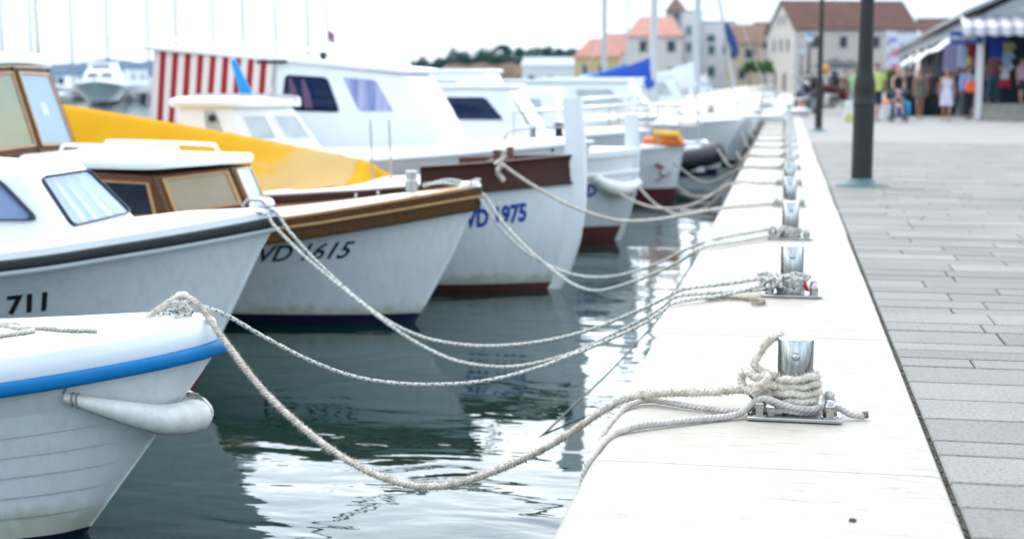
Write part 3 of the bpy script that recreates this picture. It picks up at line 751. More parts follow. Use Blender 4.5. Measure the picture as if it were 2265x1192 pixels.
# ------------------------------------------------------------------ boat C: VD 1615, varnished wood cabin
def vwall(name, m, quads, thick=.03): pass
def boat_c():
    t = thing('wooden_boat', 'white boat VD 1615 with varnished wooden cabin and broad timber rubbing strake', 'boat', (-3.23, 12.2, WATER), rad(0), 'small boats moored bow to the quay')
    h = Hull([(0, 0, 1.15), (.12, .13, 1.135), (.35, .31, 1.10), (.8, .57, 1.03), (1.5, .88, .93), (2.4, 1.08, .84), (4, 1.12, .80), (6.2, .95, .86)],
             [(-.4, -.28), (0, 0), (.15, .10), (.6, .35), (1.0, .53), (1.15, .585), (1.4, .62)], zp=.09, depth=.4, flare=.6, entry=1.5)
    hull = h.skin(.3, 1, 14, clinker=14, step=.0025); sb = h.stem_bar(.02, .3, 1, .008); hull.add(sb.v, sb.f); tr = h.transom(.3, 1); hull.add(tr.v, tr.f)
    hull.build('hull', HULLW, t, smooth=40)
    b = h.skin(.16, .3, 3); q = h.stem_bar(.021, .16, .3, .009); b.add(q.v, q.f); b.build('boot_stripe', NAVY, t)
    b = h.skin(0, .16, 3); q = h.stem_bar(.021, 0, .16, .009); b.add(q.v, q.f); b.build('bottom_paint', RUST, t)
    # timber strake with a lighter bead on its middle
    h.sweep([(.004, -.135), (.022, -.12), (.030, 0), (.034, .06), (.0, .065), (-.03, .06), (-.03, -.10)], 0).build('strake', WOOD, t, smooth=30)
    h.sweep(rprof(.05, .024, .01), -.01).build('bead', WOODL, t)
    h.sweep([(.02, .066), (.012, .085), (-.05, .09), (-.055, .066)], 0).build('cap_rail', WOODL, t)
    h.deck(.1, 6.1, .05, .06, .02).build('foredeck', WHITE2, t, solid=.03)
    m = MB(); m.box((h.xt - .06, 0, 1.245), (.19, .12, .05), taper=.75); m.build('bow_fitting', WHITE, t, bevel=.012)
    m = MB(); m.tube([(h.xt - .05, -.07, 1.24), (h.xt - .03, -.075, 1.285), (h.xt + .02, -.03, 1.285), (h.xt + .02, .03, 1.285), (h.xt - .03, .075, 1.285), (h.xt - .05, .07, 1.24)], .009, 8); m.build('fairlead', STEEL, t)
    # mooring post with cross bar
    m = MB(); m.lathe([(.055, 0), (.05, .02), (.042, .03), (.042, .085), (.058, .10), (.058, .17), (.05, .18), (.05, .235), (.06, .245), (.06, .255), (.001, .256)], (-.01, 0, 1.10), 18); m.build('mooring_post', STEEL2, t)
    h.lettering('VD 1615', .215, 1.70, .60, shear=.30, xs=1.02, bold=.0035, slope=.035).build('registration_number', NAVY, t, smooth=0)
    # stanchion feet by the rail
    for d in (1.35, 1.1):
        p = h.pt(d, 1, 1); m = MB(); m.lathe([(.02, 0), (.014, .02), (.012, .06), (.015, .07), (.001, .075)], (p.x, p.y - .04, p.z + .06), 10); m.build('stanchion_foot', STEEL2, t)
    def cabin(x_aft, P1b, P1t, P2b, P2t, P3b, P3t, ya, zb_a, zt_a, wins, roof_over, roof_th, prefix):
        A0, A1 = Vector((x_aft, -ya, zb_a)), Vector((x_aft, -ya + .03, zt_a)); Z0, Z1 = Vector((x_aft, ya, zb_a)), Vector((x_aft, ya - .03, zt_a))
        quads = [Quad(A0, P1b, P1t, A1), Quad(P1b, P2b, P2t, P1t), Quad(P2b, P3b, P3t, P2t), Quad(P3b, Z0, Z1, P3t)]
        m = MB(); bt = [A0, P1b, P2b, P3b, Z0]; tp = [A1, P1t, P2t, P3t, Z1]
        m.shell(bt, tp); m.build(prefix + 'cabin_wall', WOODD, t, weld=True)
        for qi, uv, back in wins:
            q = quads[qi]; o = q.outline(uv, .012, 2); i = inset(o, .034)
            fr = MB().ring(q.to3(o, .002), q.to3(i, .002), q.n * .030).build('window', WOODL, t, bevel=.003)
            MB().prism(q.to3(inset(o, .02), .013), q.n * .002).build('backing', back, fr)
            MB().prism(q.to3(inset(o, .02), .020), q.n * .003).build('pane', GLASS, fr)
        # corner posts
        for b_, t_ in ((P1b, P1t), (P2b, P2t), (P3b, P3t)):
            m = MB(); m.tube([b_, t_], .022, 8); m.build('corner_post', WOOD, t)
        c = sum(tp, Vector()) / 5; ro = []
        for p in tp:
            d = p - c; d.z = 0; ro.append(p + d.normalized() * roof_over)
        # roof slab, cambered and rounded
        q2 = rounded([(p.x, p.y) for p in ro], .16, 5); lev = lambda x, y: interp([(x_aft, zt_a), (P2t.x, P2t.z)], x)[0] + .05 * (1 - (y / (ya + .1)) ** 2)
        m = MB(); nq = len(q2); cc = Vector((sum(p.x for p in q2) / nq, 0)); rows = []
        for sc, dz in ((.94, -.012), (.985, -.012), (1, .012), (1, roof_th * .6), (.985, roof_th * .92), (.96, roof_th), (.7, roof_th), (.4, roof_th), (.1, roof_th)):
            rows.append([Vector((cc.x + (p.x - cc.x) * sc, p.y * sc, lev(cc.x + (p.x - cc.x) * sc, p.y * sc) + dz)) for p in q2])
        m.grid(rows, cu=True); m.f.append(list(range(nq))[::-1]); m.f.append(list(range(len(m.v) - nq, len(m.v))))
        m.build(prefix + 'roof', WHITE, t, smooth=50)
        return lev
    V = lambda x, y, z: Vector((x, y, z))
    beige = pm('tan_reflection', (.80, .50, .27), .7, c2=(.66, .39, .2), vscale=2); dark = pm('dark_interior', (.012, .012, .014), .6); pale = pm('pane_brightness', (.80, .80, .74), .5)  # flat colours: tan holds the tarp's reflection, pale the brightness in the panes
    # low forward cabin
    lev = cabin(-3.35, V(-2.02, -.62, .93), V(-2.17, -.60, 1.315), V(-1.55, .02, .99), V(-1.71, .02, 1.365), V(-1.60, .60, .98), V(-1.76, .58, 1.36), .74, .86, 1.40,
          [(0, [(.52, .10), (.93, .12), (.95, .86), (.52, .86)], dark), (0, [(.08, .10), (.46, .10), (.46, .86), (.08, .86)], dark),
           (1, [(.07, .12), (.93, .12), (.93, .93), (.07, .93)], beige), (2, [(.07, .12), (.93, .12), (.93, .93), (.07, .93)], pale), (3, [(.1, .14), (.45, .12), (.45, .86), (.1, .86)], pale)], .09, .075, 'fore_')
    # wheelhouse behind and above it
    cabin(-5.4, V(-3.70, -.62, 1.45), V(-3.94, -.59, 2.245), V(-3.58, .0, 1.48), V(-3.82, .0, 2.27), V(-3.53, .62, 1.46), V(-3.79, .60, 2.25), .68, 1.40, 2.27,
          [(0, [(.30, .12), (.94, .12), (.94, .93), (.30, .93)], beige), (1, [(.06, .07), (.94, .07), (.94, .95), (.06, .95)], pm('tarp_glow', (.85, .62, .26), .6, c2=(.75, .66, .45), vscale=1.5)), (2, [(.06, .07), (.94, .07), (.94, .95), (.06, .95)], pale), (3, [(.06, .12), (.7, .12), (.7, .93), (.06, .93)], pale)], .10, .085, 'wheelhouse_')  # yellow backing has the tarp's reflection put into its colour
    m = MB(); m.box((-4.5, 0, 1.10), (1.9, 1.34, .66)); m.build('wheelhouse_base', WHITE2, t)
    # grab rails on the forward roof
    for sy in (-1, 1):
        y = sy * .42; pts = [(-1.98, y, lev(-1.98, y) + .07), (-2.02, y, lev(-2, y) + .13), (-2.12, y, lev(-2.1, y) + .145), (-3.0, y, lev(-3.0, y) + .145), (-3.12, y, lev(-3.1, y) + .13), (-3.15, y, lev(-3.1, y) + .07)]
        m = MB(); m.tube(catmull(pts, .04), .017, 8); 
        for x in (-2.4, -2.75): m.tube([(x, y, lev(x, y) + .06), (x, y, lev(x, y) + .145)], .011, 6)
        m.build('grab_rail', WHITE, t)
    return t, h
tC, hC = boat_c()

# ------------------------------------------------------------------ boat D: VD 1975, tall stem post, brown bulwark, yellow tarpaulin
def boat_d():
    t = thing('fishing_boat', 'white boat VD 1975 with chocolate brown bulwark and tall white stem post', 'boat', (-2.29, 14.5, WATER), rad(0), 'small boats moored bow to the quay')
    h = Hull([(0, .02, 1.12), (.12, .13, 1.115), (.35, .35, 1.10), (.8, .66, 1.07), (1.4, .90, 1.035), (2.2, 1.08, .98), (3.6, 1.18, .93), (7.0, .95, 1.0)],
             [(-.4, -.22), (-.1, -.12), (.05, -.05), (.2, .01), (.5, .08), (.85, .12), (1.12, .125), (1.6, .11), (2.1, .09)], zp=.075, depth=.4, flare=.42, entry=.9)
    hull = h.skin(.3, 1, 14); tr = h.transom(.3, 1); hull.add(tr.v, tr.f)
    hull.build('hull', HULLW, t, smooth=40)
    b = h.skin(0, .3, 5); b.build('bottom_paint', RUST, t)
    # stem post, proud of the hull and rising high above the deck
    rows = []
    for z in [-.35 + i * .08 for i in range(30)]:
        x = interp([(-.4, -.12), (-.1, -.03), (.05, .04), (.2, .12), (.5, .215), (.85, .27), (1.12, .275), (1.6, .26), (2.1, .22)], z)[0]; wd = .028 if z < 1.1 else .034
        dep = .19
        if z > 1.95: dep -= .02
        rows.append([Vector((x + .02, -wd * .5, z)), Vector((x + .026, 0, z)), Vector((x + .02, wd * .5, z)), Vector((x, wd, z)), Vector((x - dep, wd, z)), Vector((x - dep, -wd, z)), Vector((x, -wd, z))])
    m = MB(); m.grid(rows, cu=True); n = 7; m.f.append(list(range(n))); m.f.append(list(range(len(m.v) - n, len(m.v)))); m.build('stem_post', WHITE, t, smooth=40)
    # bulwark: brown band between two mouldings, starts a hand behind the post
    h.sweep([(.004, -.02), (.02, 0), (.018, .03), (.01, .20), (.02, .25), (.034, .268), (.0, .275), (-.04, .27), (-.04, .0)], 0, dmax=1.36).build('bulwark', BROWN, t, smooth=30)
    h.sweep(rprof(.045, .026, .01), -.015).build('rub_strake', BROWN, t)
    h.sweep([(.004, -.02), (.016, 0), (.016, .075), (.0, .085), (-.035, .08), (-.035, .0)], 0).build('low_rail', BROWN, t, smooth=30)
    h.deck(.06, 6.9, .09, .05, .03).build('foredeck', CREAM, t, solid=.03)
    for d in (1.55, 2.1): pass
    # white hatch coaming and inner rail
    p = h.pt(1.2, 1, 1)
    m = MB(); m.box((-.58, -.30, 1.27), (.07, .07, .34)); m.box((-.58, -.30, 1.44), (.085, .085, .022)); m.build('mooring_post', WOODD, t, bevel=.006)
    m = MB(); m.box((-.58, .40, 1.27), (.07, .07, .36)); m.build('mooring_post', WOODD, t, bevel=.006)
    m = MB(); m.box((-.62, .05, 1.29), (.10, 1.0, .12)); m.build('cross_beam', BROWN, t, bevel=.01)
    h.lettering('VD 1975', .25, .95, .68, xs=.62, bold=.011, slope=.11).build('registration_number', pm('royal_blue_paint', (.008, .06, .33), .4), t, smooth=0)
    m = MB(); m.lathe([(.018, 0), (.018, .035), (.001, .036)], (h.stemx(1.4) - .17, -.03, 1.42), 10); m.build('pin', BLACK, t)
    for x in (-1.88, -1.68): m = MB(); m.tube([(x, -.35, 1.05), (x - .02, -.35, 1.75)], .012, 6); m.build('rod', STEEL2, t)
    return t, h
tD, hD = boat_d()
def tarp_d():
    tarp = pm('yellow_tarpaulin', (.78, .40, .018), .85, spec=.12, bump=.8, bscale=5)
    nt = tarp.node_tree; b = nt.nodes['Principled BSDF']
    tc = nt.nodes.new('ShaderNodeTexCoord'); sx = nt.nodes.new('ShaderNodeSeparateXYZ'); nt.links.new(tc.outputs['Object'], sx.inputs[0])
    no = nt.nodes.new('ShaderNodeTexNoise'); no.inputs['Scale'].default_value = 2.4; no.inputs['Detail'].default_value = 8; no.inputs['Roughness'].default_value = .7; nt.links.new(tc.outputs['Object'], no.inputs['Vector'])
    mr = nt.nodes.new('ShaderNodeMapRange'); mr.inputs['From Min'].default_value = -5.9; mr.inputs['From Max'].default_value = -4.3; nt.links.new(sx.outputs[0], mr.inputs['Value'])
    ad = nt.nodes.new('ShaderNodeMath'); ad.operation = 'MULTIPLY_ADD'; ad.inputs[1].default_value = .9; nt.links.new(no.outputs['Fac'], ad.inputs[0]); nt.links.new(mr.outputs[0], ad.inputs[2])
    cr = nt.nodes.new('ShaderNodeValToRGB'); e = cr.color_ramp.elements; e[0].position = .55; e[0].color = (.50, .25, .001, 1); e[1].position = 1.35; e[1].color = (.44, .29, .11, 1)
    e[1].position = 1.0; k = e.new(.8); k.color = (.49, .26, .012, 1); nt.links.new(ad.outputs[0], cr.inputs[0]); nt.links.new(cr.outputs[0], b.inputs['Base Color'])
    # ridge falls towards the bow; both skirts drop over the gunwale
    ridge = catmull([(-9.2, 14.5, 1.12), (-7.81, 14.5, .99), (-6.3, 14.5, .76), (-4.94, 14.5, .53), (-4.55, 14.5, .46), (-4.30, 14.48, .38)], .1)
    rows = []; rng = random.Random(4); n = len(ridge)
    for side in (-1, 1):
        pass
    K = 14
    for i, p in enumerate(ridge):
        u = i / (n - 1); row = []
        for j in range(-K, K + 1):
            v = j / K; a = abs(v)
            half = 1.16 if p.x < -5.2 else 1.16 - (p.x + 5.2) / .9 * .42
            zr = (-.9 + interp(hD.rail, max(0, -2.02 - p.x))[1]) + .16
            zlow = zr - .12 if p.x < -5.0 else zr - .05
            y = p.y + math.copysign(half * (a ** .95), v) if v else p.y
            z = p.z + (zlow - p.z) * (a ** 1.15) - .05 * math.sin(a * math.pi)
            z += (.022 * math.sin(7.3 * p.x + 4 * a) + .012 * math.sin(17 * p.x + 9 * a)) * a ** .7 + .006 * math.sin(31 * p.x + 7 * v)
            row.append(Vector((p.x + .10 * a * u, y, z)))
        rows.append(row)
    # front flap folds down over the end
    last = rows[-1]; 
    for s_, dz, dx in ((.92, -.06, .06), (.80, -.13, .09), (.66, -.19, .10)):
        rows.append([Vector((p.x + dx, 14.5 + (p.y - 14.5) * s_, min(p.z, max(p.z + dz, .20)) )) for p in last])
    o = MB().grid(rows[:-3]).build('tarpaulin', tarp, smooth=70, solid=.006)
    fl = pm('yellow_tarp_flap', (.54, .27, .001), .85, spec=.12, bump=.3, bscale=12); fr_ = [[p + Vector((.03 * math.sin(3.1 * j), 0, .012)) for j, p in enumerate(r)] for r in rows[-5:]]
    MB().grid(fr_).build('front_flap', fl, o, smooth=70, solid=.006)
    tag(o, 'long yellow tarpaulin tented over a boat, faded beige towards its front end', 'tarpaulin')
tarp_d()
# ------------------------------------------------------------------ mooring ropes (sag read on the upright plane through their two ends)
LINES = 'mooring lines from the bows to the quay'
def helix(cx, cy, turns, z0, z1, rr, a0=math.pi, sgn=1, wob=.006, seed=1, tight=None):
    rng = random.Random(seed); n = int(turns * 14); out = []
    for i in range(n + 1):
        t = i / n; a = a0 + sgn * 2 * math.pi * turns * t; r = rr + rng.uniform(-wob, wob) * .5 + wob * math.sin(2.3 * a + seed)
        out.append(Vector((cx + r * math.cos(a), cy + r * math.sin(a), z0 + (z1 - z0) * t + rng.uniform(-wob, wob) + .012 * math.sin(a * 1.0 + seed))))
    return out
def line(uvs, P, Q): return [at_plane(u, v, P, Q) for u, v in uvs]
def ropes_near():
    b = (BX, BY[0])
    # 1: thick frayed rope, dinghy to the first bollard
    r = .0138; top = MA @ Vector((.49, .02, 1.14))
    P = top; e = atZ(1388, 880, .022); e2 = Vector((BX - .17, BY[0] - .03, .095))
    L = line([(452, 690), (490, 745), (520, 785), (575, 855), (640, 920), (720, 985), (800, 1035), (880, 1066), (950, 1076), (1020, 1066), (1090, 1043), (1180, 1003), (1260, 958), (1325, 913)], P, e)
    start = [atY(328, 700, P.y - .03), atY(352, 684, P.y - .05), atY(378, 666, P.y - .05), atY(400, 655, P.y - .03), atY(418, 658, P.y - .05), atY(432, 668, P.y - .05)]
    on = [e, e.lerp(e2, .3) + Vector((0, 0, .008)), e.lerp(e2, .65), e2]
    hx = helix(BX, BY[0], 3.6, .045, .150, PR + r * 1.02, math.pi * 1.02, 1, .006, 3)
    k = lambda dx, dy, z: Vector((BX + dx, BY[0] + dy, z))
    knot = [k(-.105, -.05, .150), k(-.15, -.06, .148), k(-.185, -.04, .165), k(-.20, -.02, .135), k(-.185, -.05, .10), k(-.15, -.085, .105), k(-.115, -.095, .135), k(-.10, -.07, .155), k(-.125, -.03, .165), k(-.155, -.02, .19), k(-.135, -.01, .225), k(-.115, 0, .26), k(-.09, .02, .282), k(-.062, .05, .288), k(-.04, .085, .27)]
    pts = start + L + on + [k(-.115, -.065, .09), k(-.085, -.055, .065)] + hx[1:] + knot
    rope_line('mooring_rope', pts, r, ROPE, 'thick frayed rope sagging from the blue-rimmed dinghy to the closest bollard', 'rope', LINES, fuzz=17000, lay=70, layamp=.015, n=12, step=.014)
    # stray end of the knot, with a charred tip
    pts = [k(-.075, -.07, .12), k(-.10, -.09, .125), k(-.13, -.10, .11), k(-.155, -.105, .085)]
    o = rope_line('rope_end', pts, .014, ROPE, 'short cut rope end poking from the knot beside the closest bollard', 'rope', n=12, fuzz=400, lay=70, layamp=.1)
    tip = MB(); tip.tube([pts[-1], pts[-1] + Vector((-.006, -.002, -.006))], .013, 10); tip.build('burnt_tip', pm('burnt_rope', (.06, .035, .03), .9), o)
    # 2: clean braided rope, up over the lip, round the foot of the post, tail to the right
    r = .0125; z = r + .002; w0 = [Vector((-.655, 4.72, -.88)), Vector((-.655, 4.74, -.4)), Vector((-.648, 4.80, -.10)), Vector((-.62, 4.86, -.02))]
    a = [atZ(1345, 968, .0), atZ(1400, 945, z), atZ(1500, 932, z), atZ(1620, 919, z), k(-.165, -.10, .045), k(-.14, -.115, .075), k(-.10, -.12, .08), k(-.05, -.115, .062), k(0, -.105, .048), k(.06, -.10, .044), k(.12, -.075, .05), k(.165, -.06, .042), k(.205, -.055, z + .006), k(.245, -.05, z), k(.262, -.045, z + .004)]
    w0[-1] = atZ(1318, 1000, -.015)
    w0[-2] = Vector((-.637, w0[-1].y - .10, -.07)); w0[-3] = Vector((-.65, w0[-1].y - .16, -.3)); w0[-4] = Vector((-.66, w0[-1].y - .16, -.9))
    o = rope_line('mooring_rope', w0 + a, r, ROPE_B, 'clean braided rope crossing the foot of the closest bollard with a dark-tipped tail', 'rope', LINES, n=12, step=.012, lay=120, layamp=.05)
    tip = MB(); tip.tube([a[-1] - Vector((.012, .002, .001)), a[-1] + Vector((.006, .001, .001))], r * 1.08, 12); tip.build('taped_tip', pm('dark_tape', (.10, .095, .10), .7), o)
    y2 = atZ(1365, 935, 0).y; z2 = z
    bts = [Vector((-.66, y2 - .06, -.9)), Vector((-.652, y2 - .03, -.25)), Vector((-.635, y2 - .01, -.06)), atZ(1372, 912, -.005), atZ(1400, 893, z), atZ(1440, 885, z), atZ(1520, 897, z), atZ(1610, 908, z), k(-.155, -.075, .03), k(-.10, -.085, .03), k(-.05, -.09, .028)] + helix(BX, BY[0], 1.3, .03, .045, PR + .028, math.pi * 1.35, 1, .002, 5)
    rope_line('mooring_rope', bts, .0115, ROPE_B, 'second braided rope curling over the quay lip beside the closest bollard', 'rope', LINES, n=12, step=.012, lay=120, layamp=.05)
    # 3: flecked line, dinghy to the second bollard
    top = MA @ Vector((.49, .02, 1.10)); b2 = Vector((BX - .12, BY[1] - .02, .06)); e = atZ(1500, 668, .016)
    L = line([(440, 676), (500, 697), (580, 743), (680, 795), (780, 832), (880, 848), (980, 850), (1080, 841), (1180, 816), (1260, 787), (1340, 754), (1420, 717), (1465, 688)], top, e)
    st = [atY(352, 698, top.y - .05), atY(385, 690, top.y - .07), atY(420, 696, top.y - .08), atY(408, 678, top.y - .09), atY(372, 688, top.y - .09), atY(392, 700, top.y - .10), atY(424, 690, top.y - .09), atY(398, 668, top.y - .08), atY(376, 676, top.y - .08), atY(412, 668, top.y - .07)]
    rope_line('mooring_rope', st + L + [e, e.lerp(b2, .5) - Vector((0, 0, .01)), b2] + helix(BX, BY[1], 2.6, .03, .065, PR + .012, math.pi, 1, .004, 7)[1:], .0105, ROPE_F, 'thin dark-flecked line from the blue-rimmed dinghy to the second bollard', 'rope', LINES, n=10, step=.014, lay=90, layamp=.05)
    # 4, 5: cabin boat to the second bollard
    p0 = atY(604, 466, 9.2); e = atZ(1512, 640, .016); b2 = Vector((BX - .12, BY[1] - .04, .10))
    L = line([(640, 512), (700, 578), (780, 652), (860, 711), (940, 747), (1020, 762), (1100, 765), (1200, 755), (1300, 731), (1400, 692), (1470, 660)], p0, e)
    rope_line('mooring_rope', [p0 + Vector((-.18, -.05, -.02)), p0] + L + [e, e.lerp(b2, .5), b2] + helix(BX, BY[1], 2.7, .065, .105, PR + .018, math.pi, 1, .007, 8)[1:], .0115, ROPE_F, 'upper flecked line from the black-railed cabin boat to the second bollard', 'rope', LINES, n=10, step=.016, lay=90, layamp=.06)
    p0 = atY(582, 472, 9.12); e = atZ(1500, 655, .016); b2 = Vector((BX - .12, BY[1] - .07, .045))
    L = line([(612, 506), (680, 573), (760, 640), (850, 710), (920, 757), (1000, 795), (1080, 810), (1160, 808), (1260, 783), (1340, 747), (1420, 707), (1466, 680)], p0, e)
    rope_line('mooring_rope', [p0 + Vector((-.2, -.03, -.02)), p0] + L + [e, e.lerp(b2, .5), b2] + helix(BX, BY[1], 2.4, .09, .120, PR + .030, math.pi, 1, .009, 9)[1:], .0115, ROPE_F, 'lower flecked line hanging from the black-railed cabin boat to the second bollard', 'rope', LINES, n=10, step=.016, lay=90, layamp=.06)
    # tangle beside the second bollard
    def tangle(bi, n, spread, zt, seed, mat, label, rr=.0105):
        rng = random.Random(seed); pts = []; cx, cy = BX, BY[bi]
        for i in range(n):
            a = math.pi * (.55 + .95 * rng.random()) if i % 3 else math.pi * 1.0; d = PR + .035 + rng.random() * spread
            pts.append(Vector((cx + d * math.cos(a), cy - abs(d * math.sin(a)) * (1 if rng.random() < .75 else -.6), rng.uniform(.014, zt))))
        rope_line('rope_tangle', pts, rr, mat, label, 'rope', n=9, step=.012, fuzz=900, lay=90, layamp=.06)
    tangle(1, 26, .10, .12, 4, ROPE_F, 'messy knotted clump of flecked rope beside the second bollard')
    tangle(2, 20, .08, .09, 6, ROPE_F, 'low knotted clump of rope beside the third bollard', .011)
    pts = [atZ(1560, 661, .012), atZ(1600, 658, .012), atZ(1640, 660, .012), atZ(1672, 664, .014), atZ(1690, 668, .014), atZ(1664, 672, .014)]
    rope_line('rope_tail', pts, .008, rope_mat('weathered_brown_rope', (.40, .32, .22)), 'brown weathered rope tail lying on the quay by the second bollard', 'rope', n=9, fuzz=900)
    rag = pm('red_rag', (.42, .03, .05), .9)
    m = MB(); rng = random.Random(2)
    rows = [[Vector((BX + .062 + .012 * math.cos(a) + .01 * i, BY[1] - .065 + .012 * math.sin(a), .10 - .022 * i + .004 * math.sin(3 * a + i))) for a in [6.283 * j / 10 for j in range(10)]] for i in range(4)]
    m.grid(rows, cu=True); tag(m.build('red_rag', rag, None, smooth=60, solid=.002), 'small red rag tied in the ropes of the second bollard', 'rag')
    # 6, 7: timber boat to the third bollard
    p0 = atY(1048, 425, 12.2); e = atZ(1590, 527, .016); b3 = Vector((BX - .12, BY[2] - .03, .08))
    L = line([(1100, 497), (1160, 555), (1220, 590), (1280, 610), (1340, 613), (1400, 602), (1460, 580), (1530, 546)], p0, e)
    rope_line('mooring_rope', [atY(935, 408, 12.2), atY(990, 405, 12.2), p0] + L + [e, e.lerp(b3, .5), b3] + helix(BX, BY[2], 3.2, .05, .085, PR + .014, math.pi, 1, .006, 10)[1:], .0125, ROPE_F, 'upper line from the timber-straked boat to the third bollard', 'rope', LINES, n=8, step=.02)
    p0 = atY(1066, 428, 12.25); e = atZ(1555, 548, .016); b3 = Vector((BX - .12, BY[2] - .06, .03))
    L = line([(1110, 488), (1160, 543), (1220, 595), (1270, 630), (1320, 643), (1380, 630), (1440, 608), (1500, 580)], p0, e)
    rope_line('mooring_rope', [atY(935, 412, 12.2), atY(1000, 398, 12.25), p0] + L + [e, e.lerp(b3, .5), b3] + helix(BX, BY[2], 2.2, .022, .05, PR + .012, math.pi, 1, .004, 11)[1:], .0125, ROPE_F, 'lower slack line from the timber-straked boat to the third bollard', 'rope', LINES, n=8, step=.02)
    # 8: stem-post boat to the fourth bollard
    p0 = atY(1108, 362, 13.78); e = atZ(1612, 458, .018); b4 = Vector((BX - .10, BY[3] - .03, .03))
    L = line([(1140, 385), (1180, 411), (1240, 445), (1300, 470), (1370, 488), (1450, 486), (1530, 472)], p0, e)
    rope_line('mooring_rope', [p0 + Vector((.02, 0, .05)), p0 + Vector((-.05, -.03, .0)), p0] + L + [e, e.lerp(b4, .5), b4] + helix(BX, BY[3], 2.2, .03, .06, PR + .014, math.pi, 1, .004, 12)[1:], .0165, ROPE, 'pale line from the brown-bulwarked boat to the fourth bollard', 'rope', LINES, n=8, step=.025)
    k_ = [p0 + Vector((.03 * math.cos(a) - .0, -.02 + .02 * math.sin(1.7 * a), -.01 - .028 * i + .02 * math.sin(a))) for i, a in enumerate([0, 1.2, 2.6, 4, 5.1, 6, 7])]
    rope_line('rope_knot', k_, .022, ROPE, 'white rope knot hanging from the post of the brown-bulwarked boat', 'rope', n=8, fuzz=500)
    # 9: thin line running down from the quay into the water
    a = Vector((-.64, 12.6, -.12)); c = atZ(1150, 1003, WATER - .02)
    L = line([(1552, 548), (1500, 632), (1464, 695), (1400, 768), (1330, 840), (1260, 905), (1200, 962)], a, c)
    far = (c - L[-1]).normalized()
    rope_line('mooring_rope', [a] + L + [c, c + far * 1.2], .0075, ROPE_G, 'thin taut greenish line slanting from the quay down into the water', 'rope', LINES, n=6, step=.03)
ropes_near()
# ------------------------------------------------------------------ boats further along the quay
GREYWIN = pm('dim_window', (.30, .34, .36), .12, coat=.4, c2=(.5, .52, .50), vscale=3)
NAVYWIN = pm('navy_window', (.002, .010, .045), .08, spec=.3)
REDCUR = pm('plum_curtain', (.12, .06, .11), .8)
def wall_hexa(t, name, mat, b, tp, bevel=.05, seg=4):
    return MB().shell(b, tp).build(name, mat, t, bevel=bevel, bseg=seg, weld=True)
def win(t, q, uv, mat, r=.05, fw=.02, fmat=None):
    o = q.outline(uv, r, 4)
    fr = MB().ring(q.to3(o, .002), q.to3(inset(o, fw), .002), q.n * .012).build('window', fmat or WHITE, t)
    MB().prism(q.to3(inset(o, fw * .6), .001), q.n * .006).build('pane', mat, fr); return fr
